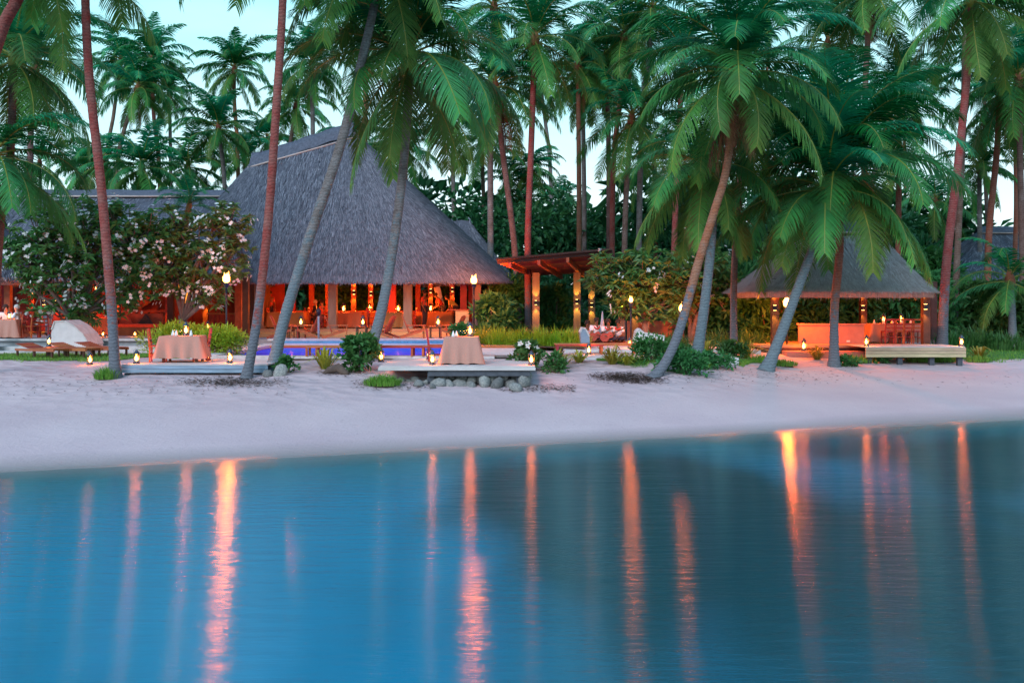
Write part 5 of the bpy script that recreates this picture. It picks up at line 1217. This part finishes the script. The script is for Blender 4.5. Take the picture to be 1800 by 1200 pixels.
lantern((X(858, 43.4), 43.4, ground(X(858, 43.4), 43.4) + .02), 'lantern on the ground at the end of the timber steps', 8)
lantern((X(365, 41.5), 41.5, 1.85), 'lantern glowing just above the lime shrub', 10)
t = thing('lantern_stand', 'dark stand holding a lantern behind the lime shrub', 'stand', (X(365, 41.5), 41.5, 1.2))
m = MB(); m.tube([(0, 0, 0), (0, 0, .6)], .05, 8); part('stem', m, M['metal_dark'], t); m = MB(); m.lathe([(.16, .61), (.16, .645)], 12); part('plate', m, M['metal_dark'], t)

# --- hall tables
for i, (px, Y, w, lab, cl) in enumerate(((505, 47.3, 1.7, 'hall table behind the two leaning trunks', 'dull red cloth on the hall table behind the leaning trunks'), (609, 47.3, 1.5, 'hall table beside the central grey post', 'dull red cloth on the table beside the central grey post'), (690, 47.3, 1.5, 'hall table behind the curved palm trunk', 'dull red cloth on the table behind the curved palm'), (765, 48.6, 1.7, 'buffet table between waiter and counter', 'bright red cloth on the buffet table'), (650, 50.2, 1.4, 'hall table deep inside near the back posts', 'red cloth on the table deep inside the hall'), (560, 50.6, 1.4, 'diners table deep inside the hall', 'red cloth on the table of the seated couple'))):
    z2 = table(px, Y, FZ, w, .85, lab, cl, 'cloth_red', 0, 20 + i)
    lantern((X((512, 604, 700, 757, 650, 565)[i], Y), Y, z2), 'table lantern ' + ('behind the grey leaning trunk', 'beside the central grey post of the hall', 'behind the curved palm in the hall', 'on the buffet table by the waiter', 'deepest in the hall', 'of the seated couple in the hall')[i], 75, 1.1)
    for k in range(4): wineglass((X(px, Y) - w * .35 + k * w * .2 + .06, Y - .2 + .1 * (k % 2), z2), 'stemmed glass on a red-clothed table inside the hall', 'glasses on the hall tables')
for i, (px, Y, rz, lab) in enumerate(((480, 48.0, -90, 'hall chair behind the slender trunk'), (545, 50.4, -80, 'hall chair of the seated couple'), (575, 47.6, 90, 'hall chair seen past the unlit torch'), (640, 47.4, 90, 'hall chair between central post and curved palm'), (655, 47.8, -90, 'hall chair left empty by the curved palm'), (722, 47.4, 90, 'hall chair before the waiter'))):
    chair(px, Y, FZ, rz, lab)
t = thing('buffet_counter', 'orange timber buffet counter at the end of the hall', 'counter', (X(813, 46.6), 46.6, FZ))
m = MB(); m.box((0, 0, .42), (.62, .6, .84)); part('counter_body', m, M['deck_gold'], t)
m = MB(); m.box((-.12, 0, .865), (1.1, .72, .05)); part('counter_top', m, M['wood'], t)
t = thing('folded_sign', 'white folded umbrella-like banner hanging tilted in the hall', 'banner', (X(772, 49.5), 49.5, FZ + .95))
m = MB(); m.obox(Matrix.Translation((0, 0, .55)) @ Matrix.Rotation(R(-14), 4, 'Y'), .30, .05, 1.0); part('cloth_panel', m, M['white_cloth'], t)
m = MB(); m.obox(Matrix.Translation((0, .05, .2)) @ Matrix.Rotation(R(-14), 4, 'Y'), .04, .04, 1.9); part('pole', m, M['wood_dark'], t)
# --- wing furniture
z2 = table(14, 39.6, 1.60, 1.0, .8, 'terrace table of the seated diners by the steps', 'tan cloth on the terrace table of the seated diners', 'cloth', 0, 31)
lantern((X(16, 39.6), 39.6, z2), 'small lantern on the terrace diners table', 14, .8)
chair(55, 39.8, 1.60, 70, 'red chair on the terrace beside the bending waiter'); chair(-8, 39.6, 1.60, -80, 'chair cut by the picture edge at the terrace table'); chair(33, 39.7, 1.6, 90, 'chair of the grey-haired diner'); chair(78, 40.2, 1.6, 10, 'red chair in front of the bending waiter')
z2 = table(172, 42.8, WZ, 1.3, .8, 'low wing table under a red cloth behind the reddish trunk', 'red cloth on the wing table behind the reddish trunk', 'cloth_red', 0, 32)
lantern((X(160, 42.8), 42.8, z2), 'lantern on the wing table near the pale buttress wall', 55)
z2 = table(128, 45.2, WZ, 1.2, .8, 'wing table behind the pale buttress wall', 'red cloth on the wing table behind the buttress wall', 'cloth_red', 0, 33)
lantern((X(120, 45.2), 45.2, z2), 'lantern on the wing table behind the buttress wall', 70)
t = thing('wing_sofa', 'bright red cushioned sofa in the low wing', 'sofa', (X(240, 42.6), 42.6, WZ))
m = MB(); m.box((0, 0, .18), (2.0, .7, .36)); part('sofa_base', m, M['wood_dark'], t); m = MB(); m.box((0, -.02, .43), (2.02, .72, .13)); part('seat_cushion', m, M['cushion'], t); m = MB(); m.box((0, .36, .68), (2.0, .12, .5)); part('backrest', m, M['wood_red'], t)
for i, x in enumerate((-.5, .35)):
    o = raw('cushion', MB().prism([(-.3, 0), (.3, 0), (0, .42)], -.07, .07).mesh('cushion', M['pillow'] if i else M['cushion']), None, (X(240, 42.6) + x, 42.72, WZ + .5)); tag(o, ('red triangular cushion on the wing sofa', 'black triangular cushion on the wing sofa')[i], 'cushion')
for i, (px, Y) in enumerate(((161, 41.3), (181, 41.0), (237, 41.2))):
    lantern((X(px, Y), Y, 1.605), ('floor lantern under the wing table', 'tiny floor lantern in front of the wing', 'floor lantern before the red sofa', 'floor lantern at the lime shrub edge', 'floor lantern behind the reddish trunk')[i], 8, .7)
lantern((X(168, 45.9), 45.9, 3.5), 'lantern hanging under the plumeria before the wing', 60, .9)
t = thing('lantern_bracket', 'thin iron bracket holding the hanging lantern of the wing', 'bracket', (X(168, 45.9), 45.9, 3.9))
m = MB(); m.tube([(0, 0, -.05), (0, 0, .5)], .012, 5); part('rod', m, M['metal_dark'], t)

# --- pale buttress walls
def buttress(label, out, Y0, Y1, mat='plaster'):
    q = [(X(px, Y0), Z(py, Y0)) for px, py in out]; bx = sum(a for a, b in q) / len(q); bz = min(b for a, b in q)
    t = thing('buttress_wall', label, 'wall', (bx, Y0, bz)); m = MB(); m.prism([(a - bx, b - bz) for a, b in q], 0, Y1 - Y0); part('wall_body', m, M[mat], t)
    # coping following the top edge
    tops = q[1:-1]; m = MB()
    for a, b in zip(tops[:-1], tops[1:]): m.beam((a[0] - bx, (Y1 - Y0) / 2, a[1] - bz + .02), (b[0] - bx, (Y1 - Y0) / 2, b[1] - bz + .02), Y1 - Y0 + .06, .05)
    part('coping', m, M['stone_w'], t)
buttress('pale angular buttress wall glowing orange on the terrace steps', [(87, 609), (91, 580), (96, 566), (113, 565), (130, 574), (146, 589), (157, 607), (157, 611)], 35.4, 36.6)
buttress('pale curved buttress wall beside the leaning palm foot', [(1110, 621), (1116, 600), (1119, 583), (1124, 579), (1132, 586), (1145, 588), (1168, 592), (1168, 619)], 35.6, 36.1)
buttress('small blue curved wall at the end of the grass hedge', [(1022, 604), (1020, 585), (1024, 577), (1030, 580), (1036, 592), (1037, 604)], 37.0, 37.7, 'fascia_blue')
for i, (px, py, Y) in enumerate(((1107, 597, 37.6), (1116, 598, 37.4))):
    lantern((X(px, Y), Y, 1.305), ('lantern at the corner of the curved buttress wall', 'second lantern against the curved buttress wall')[i], 11)
lantern((X(1131, 33.2), 33.2, 1.266), 'lantern among the leaves before the curved buttress wall', 7)

# --- pavilion table, chairs, lanterns
t_ = table(1572, 39.2, PZ, 2.1, .9, 'long set dinner table inside the pavilion', 'tan cloth on the long pavilion table', 'cloth', 0, 41)
for i, (px, lab) in enumerate(((1562, 'first slatted chair along the pavilion table'), (1577, 'second slatted chair along the pavilion table'), (1593, 'third slatted chair along the pavilion table'), (1608, 'fourth slatted chair along the pavilion table'))):
    chair(px, 38.35, PZ, 0, lab)
for i, px in enumerate((1553, 1584)): lantern((X(px, 39.2), 39.2, t_), ('first lantern on the pavilion table beside the coral wall', 'second lantern on the pavilion table near the end post')[i], 30)
for i in range(8): wineglass((X(1540 + i * 9, 39.2), 39.0 + .1 * (i % 3), t_), 'stemmed glass on the long pavilion table', 'glasses on the pavilion table')
for i in range(5): napkin((X(1536 + i * 16, 39.0), 38.95, t_), 'folded white napkin on the long pavilion table', 'napkins on the pavilion table')
lantern((X(1413, 36.5), 36.5, 1.24), 'yellow lantern at the foot of the coral pavilion wall', 16, 1.2)
m = MB(); m.span((X(1380, 36.5), 36.2, .9), (X(1520, 36.5), 36.93, 1.235)); struct('pavilion_step', m, M['clay'])
lantern((X(1523, 35.3), 35.3, 1.472), 'lantern on the gold boarded deck beside the coral wall', 18)
lantern((X(1690, 35.3), 35.3, 1.472), 'lantern on the far corner of the gold boarded deck', 18)

# ------------------------------------------------------------------ people
def skinned(name, joints, edges, root, mat, parent, sub=1):
    bm = bmesh.new(); ly = bm.verts.layers.skin.verify(); vm = {}
    for k, (p, rr) in joints.items():
        v = bm.verts.new(p); v[ly].radius = (rr, rr) if not isinstance(rr, tuple) else rr; v[ly].use_root = (k == root); vm[k] = v
    for a, b in edges: bm.edges.new((vm[a], vm[b]))
    me = bpy.data.meshes.new(name); bm.to_mesh(me); bm.free(); me.materials.append(mat)
    o = raw(name, me, parent); md = o.modifiers.new('Skin', 'SKIN'); md.use_smooth_shade = True; sb = o.modifiers.new('Sub', 'SUBSURF'); sb.levels = sub; sb.render_levels = sub
    return o
def person(label, loc, rz, pose='stand', shirt='shirt_w', legs='cloth_dark', skin='skin', hair='hair', bend=0.0, look=0.0, scale=1.0, group=None, wreath=False):
    t = thing('person', label, 'person', loc, R(rz), group, scale); J = {}
    seat = pose == 'sit'; floor_ = pose == 'floor'
    pz_ = .52 if seat else .14 if floor_ else .95
    def B(x, y, z):                                   # bend the upper body forward (+x) about the pelvis
        a = R(bend); zz = z - pz_; return Vector((x * math.cos(a) + zz * math.sin(a), y, pz_ + zz * math.cos(a) - x * math.sin(a)))
    J['pel'] = ((0, 0, pz_), .13); J['waist'] = (B(0, 0, pz_ + .18), .125); J['chest'] = (B(.01, 0, pz_ + .38), .145); J['neck'] = (B(0, 0, pz_ + .55), .055)
    J['jaw'] = (B(.02, 0, pz_ + .63), .068); J['head'] = (B(.015, 0, pz_ + .73), .098); J['crown'] = (B(.0, 0, pz_ + .81), .06); J['nose'] = (B(.115, 0, pz_ + .70), .014)
    E = [('pel', 'waist'), ('waist', 'chest'), ('chest', 'neck'), ('neck', 'jaw'), ('jaw', 'head'), ('head', 'crown'), ('head', 'nose')]
    for s, n_ in ((1, 'l'), (-1, 'r')):
        J['hip' + n_] = ((0.02, s * .10, pz_ - .04), .095)
        if seat: J['kn' + n_] = ((.43, s * .12, pz_ + .0), .065); J['an' + n_] = ((.42, s * .12, .09), .042); J['toe' + n_] = ((.60, s * .13, .04), .035)
        elif floor_: J['kn' + n_] = ((.34, s * .34, .20), .065); J['an' + n_] = ((.30, s * -.04 + .0, .07), .042); J['toe' + n_] = ((.36, s * -.18, .06), .034)
        else: J['kn' + n_] = ((.03, s * .10, .50), .062); J['an' + n_] = ((-.02, s * .10, .09), .042); J['toe' + n_] = ((.16, s * .11, .04), .034)
        J['sh' + n_] = (B(0, s * .19, pz_ + .47), .062)
        if pose == 'stand' and bend == 0: J['el' + n_] = (B(-.02, s * .25, pz_ + .20), .045); J['wr' + n_] = (B(.10, s * .24, pz_ - .02), .033); J['pa' + n_] = (B(.13, s * .235, pz_ - .10), .036)
        else: J['el' + n_] = (B(.16, s * .25, pz_ + .24), .045); J['wr' + n_] = (B(.36, s * .14, pz_ + .22), .033); J['pa' + n_] = (B(.44, s * .11, pz_ + .22), .036)
        E += [('pel', 'hip' + n_), ('hip' + n_, 'kn' + n_), ('kn' + n_, 'an' + n_), ('an' + n_, 'toe' + n_), ('chest', 'sh' + n_), ('sh' + n_, 'el' + n_), ('el' + n_, 'wr' + n_), ('wr' + n_, 'pa' + n_)]
        w = Vector(J['wr' + n_][0]); pa = Vector(J['pa' + n_][0]); d = (pa - w).normalized(); sd = Vector((0, 1, 0)).cross(d).normalized()
        sd = sd if abs(d.y) < .8 else Vector((0, 0, 1)); lat = d.cross(sd)
        for k in range(5):
            ln = (.05, .075, .085, .078, .06)[k]; o_ = (k - 2) * .018
            b_ = pa + lat * o_ * 1.1 + d * (.01 if k else -.02); dd = (d + lat * (o_ * 4) + (lat * -.9 if k == 0 else Vector()) - Vector((0, 0, .15))).normalized()
            J[f'f{k}{n_}'] = (b_ + dd * ln * .55, .010); J[f'g{k}{n_}'] = (b_ + dd * ln - Vector((0, 0, .015)), .008); E += [('pa' + n_, f'f{k}{n_}'), (f'f{k}{n_}', f'g{k}{n_}')]
    body = skinned('body', J, E, 'pel', M[skin], t)
    # shirt and trousers: slightly larger skins over the body
    K = {k: (J[k][0], J[k][1] + .022) for k in ('pel', 'waist', 'chest', 'shl', 'shr')}
    for n_ in 'lr': K['sl' + n_] = (Vector(J['sh' + n_][0]).lerp(Vector(J['el' + n_][0]), .75), .062)
    skinned('shirt', K, [('pel', 'waist'), ('waist', 'chest'), ('chest', 'shl'), ('chest', 'shr'), ('shl', 'sll'), ('shr', 'slr')], 'pel', M[shirt], t)
    K = {'pel': (J['pel'][0] - Vector((0, 0, .02)) if isinstance(J['pel'][0], Vector) else Vector(J['pel'][0]) - Vector((0, 0, .03)), .148)}
    for n_ in 'lr': K['hip' + n_] = (J['hip' + n_][0], .115); K['kn' + n_] = (J['kn' + n_][0], .085); K['an' + n_] = (Vector(J['kn' + n_][0]).lerp(Vector(J['an' + n_][0]), .85), .06)
    skinned('trousers', K, [e for n_ in 'lr' for e in (('pel', 'hip' + n_), ('hip' + n_, 'kn' + n_), ('kn' + n_, 'an' + n_))], 'pel', M[legs], t)
    # hair cap
    m = MB(); hd = Vector(J['head'][0]); m.lathe([(.085, -.06), (.108, -.02), (.112, .03), (.09, .085), (.04, .115), (.005, .12)], 12, (hd.x - .022, hd.y, hd.z + .01)); part('hair', m, M[hair], body, True)
    for s in (1, -1):
        m = MB(); m.lathe([(.004, -.008), (.012, 0), (.004, .008)], 6, (hd.x + .088, s * .035, hd.z + .005)); part('eye', m, M['cloth_dark'], body)
        m = MB(); m.lathe([(.006, -.03), (.016, 0), (.008, .028)], 6, (hd.x - .01, s * .103, hd.z - .01)); part('ear', m, M[skin], body)
    m = MB(); m.box((hd.x + .085, 0, hd.z - .075), (.012, .045, .010)); part('mouth', m, M['flower_red'], body)
    if wreath:
        m = MB(); m.tube([(Vector(J['neck'][0]) + Vector((.09 * math.cos(a) + .03, .12 * math.sin(a), -.05 - .10 * max(0, math.cos(a))))) for a in [i / 12 * 6.283 for i in range(13)]], .03, 6); part('flower_garland', m, M['flower_red'], t, True)
    return t
mus = [(1047, 40.6, -70, 'musician in white shirt and red garland on the mat beside the blue wall'), (1069, 40.4, -95, 'musician in white shirt and red garland in the middle of the band'), (1088, 40.7, -110, 'musician in white shirt half hidden by the thick post')]
t = thing('band_platform', 'low red platform where the musicians sit', 'platform', (X(1066, 40.6), 40.6, 1.30))
for i in range(6): m = MB(); m.box((0, -.5 + i * .2, .05), (1.7, .19, .1)); part('plank', m, M['wood_red'], t)
for px, Y, rz, lab in mus: person(lab, (X(px, Y), Y, 1.402), rz, 'floor', 'shirt_w', 'cloth_dark', 'skin', 'hair', 6 + 4 * (px % 3), scale=.96 + .02 * (px % 4), wreath=True)
# guitars
for i, (px, Y, lab) in enumerate(((1050, 40.18, 'guitar held by the musician beside the blue wall'), (1071, 39.98, 'guitar held by the middle musician'))):
    t = thing('guitar', lab, 'guitar', (X(px, Y), Y, 1.70)); Mx = Matrix.Rotation(R(-25), 4, 'Y')
    m = MB(); m.prism([(-.35, -.12), (-.2, -.18), (-.05, -.11), (.1, -.13), (.14, 0), (.1, .13), (-.05, .11), (-.2, .18), (-.35, .12), (-.39, 0)], -.05, .05, Mx); part('sound_box', m, M['wood'], t)
    m = MB(); m.obox(Mx @ Matrix.Translation((.42, 0, 0)), .6, .03, .05); part('neck', m, M['wood_dark'], t)
o = raw('folded_parasol', MB().lathe([(.03, 0), (.15, .15), (.14, .3), (.05, 1.1), (.02, 1.35)], 10).mesh('folded_parasol', M['cloth_pale'], True), None, (X(1059, 41.3), 41.3, 1.305)); tag(o, 'folded pale blue parasol standing between the musicians', 'parasol')
person('seated musician in pink shirt behind the grass hedge', (X(1031, 41.4), 41.4, 1.31), -80, 'floor', 'shirt_p', 'cloth_dark', 'skin', 'hair', 10)
person('diner with red-lit face seated at the terrace table', (X(10, 40.3), 40.3, 1.57), -60, 'sit', 'shirt_w', 'cloth_dark', 'skin_l', 'hair', 8)
person('grey-haired diner in pale shirt at the terrace table', (X(33, 39.7), 39.7, 1.57), 180, 'sit', 'shirt_w', 'cloth_dark', 'skin_l', 'hair_grey', 6)
person('waiter in striped shirt bending over beside the buttress wall', (X(84, 40.6), 40.6, 1.6), 0, 'stand', 'shirt_p', 'cloth_pale', 'skin', 'hair', 38)
person('dark-clothed guest seated behind the buttress wall', (X(115, 43.9), 43.9, WZ - .02), -60, 'sit', 'cloth_dark', 'cloth_dark', 'skin', 'hair', 5)
chair(115, 43.9, WZ, 30, 'chair of the dark-clothed guest')
person('seated diner with cap deep inside the hall', (X(552, 50.0), 50.0, FZ - .02), 0, 'sit', 'cloth_dark', 'cloth_dark', 'skin_l', 'hair_grey', 5)
person('seated diner in red shirt opposite in the hall', (X(568, 49.6), 49.6, FZ - .02), 160, 'sit', 'shirt_r', 'cloth_dark', 'skin_l', 'hair', 5)
chair(568, 49.6, FZ, 70, 'chair under the red-shirted diner')
chair(552, 50.0, FZ, -90, 'chair under the capped diner')
person('waiter in dark clothes standing before the buffet', (X(746, 47.2), 47.2, FZ), -20, 'stand', 'shirt_r', 'cloth_dark', 'skin', 'hair', 0)
person('person in yellow shirt bending at the buffet', (X(803, 48.6), 48.6, FZ), 170, 'stand', 'shirt_y', 'cloth_dark', 'skin', 'hair', 45)
person('person in red shirt leaning over the buffet table', (X(778, 49.3), 49.3, FZ), 200, 'stand', 'shirt_r', 'cloth_dark', 'skin', 'hair', 30)
person('bartender standing in the doorway by the slender trunk', (X(474, 49.5), 49.5, FZ), -60, 'stand', 'shirt_r', 'cloth_dark', 'skin', 'hair', 0)
for c in ('chair', 'adirondack', 'lounger', 'bench'):
    pass
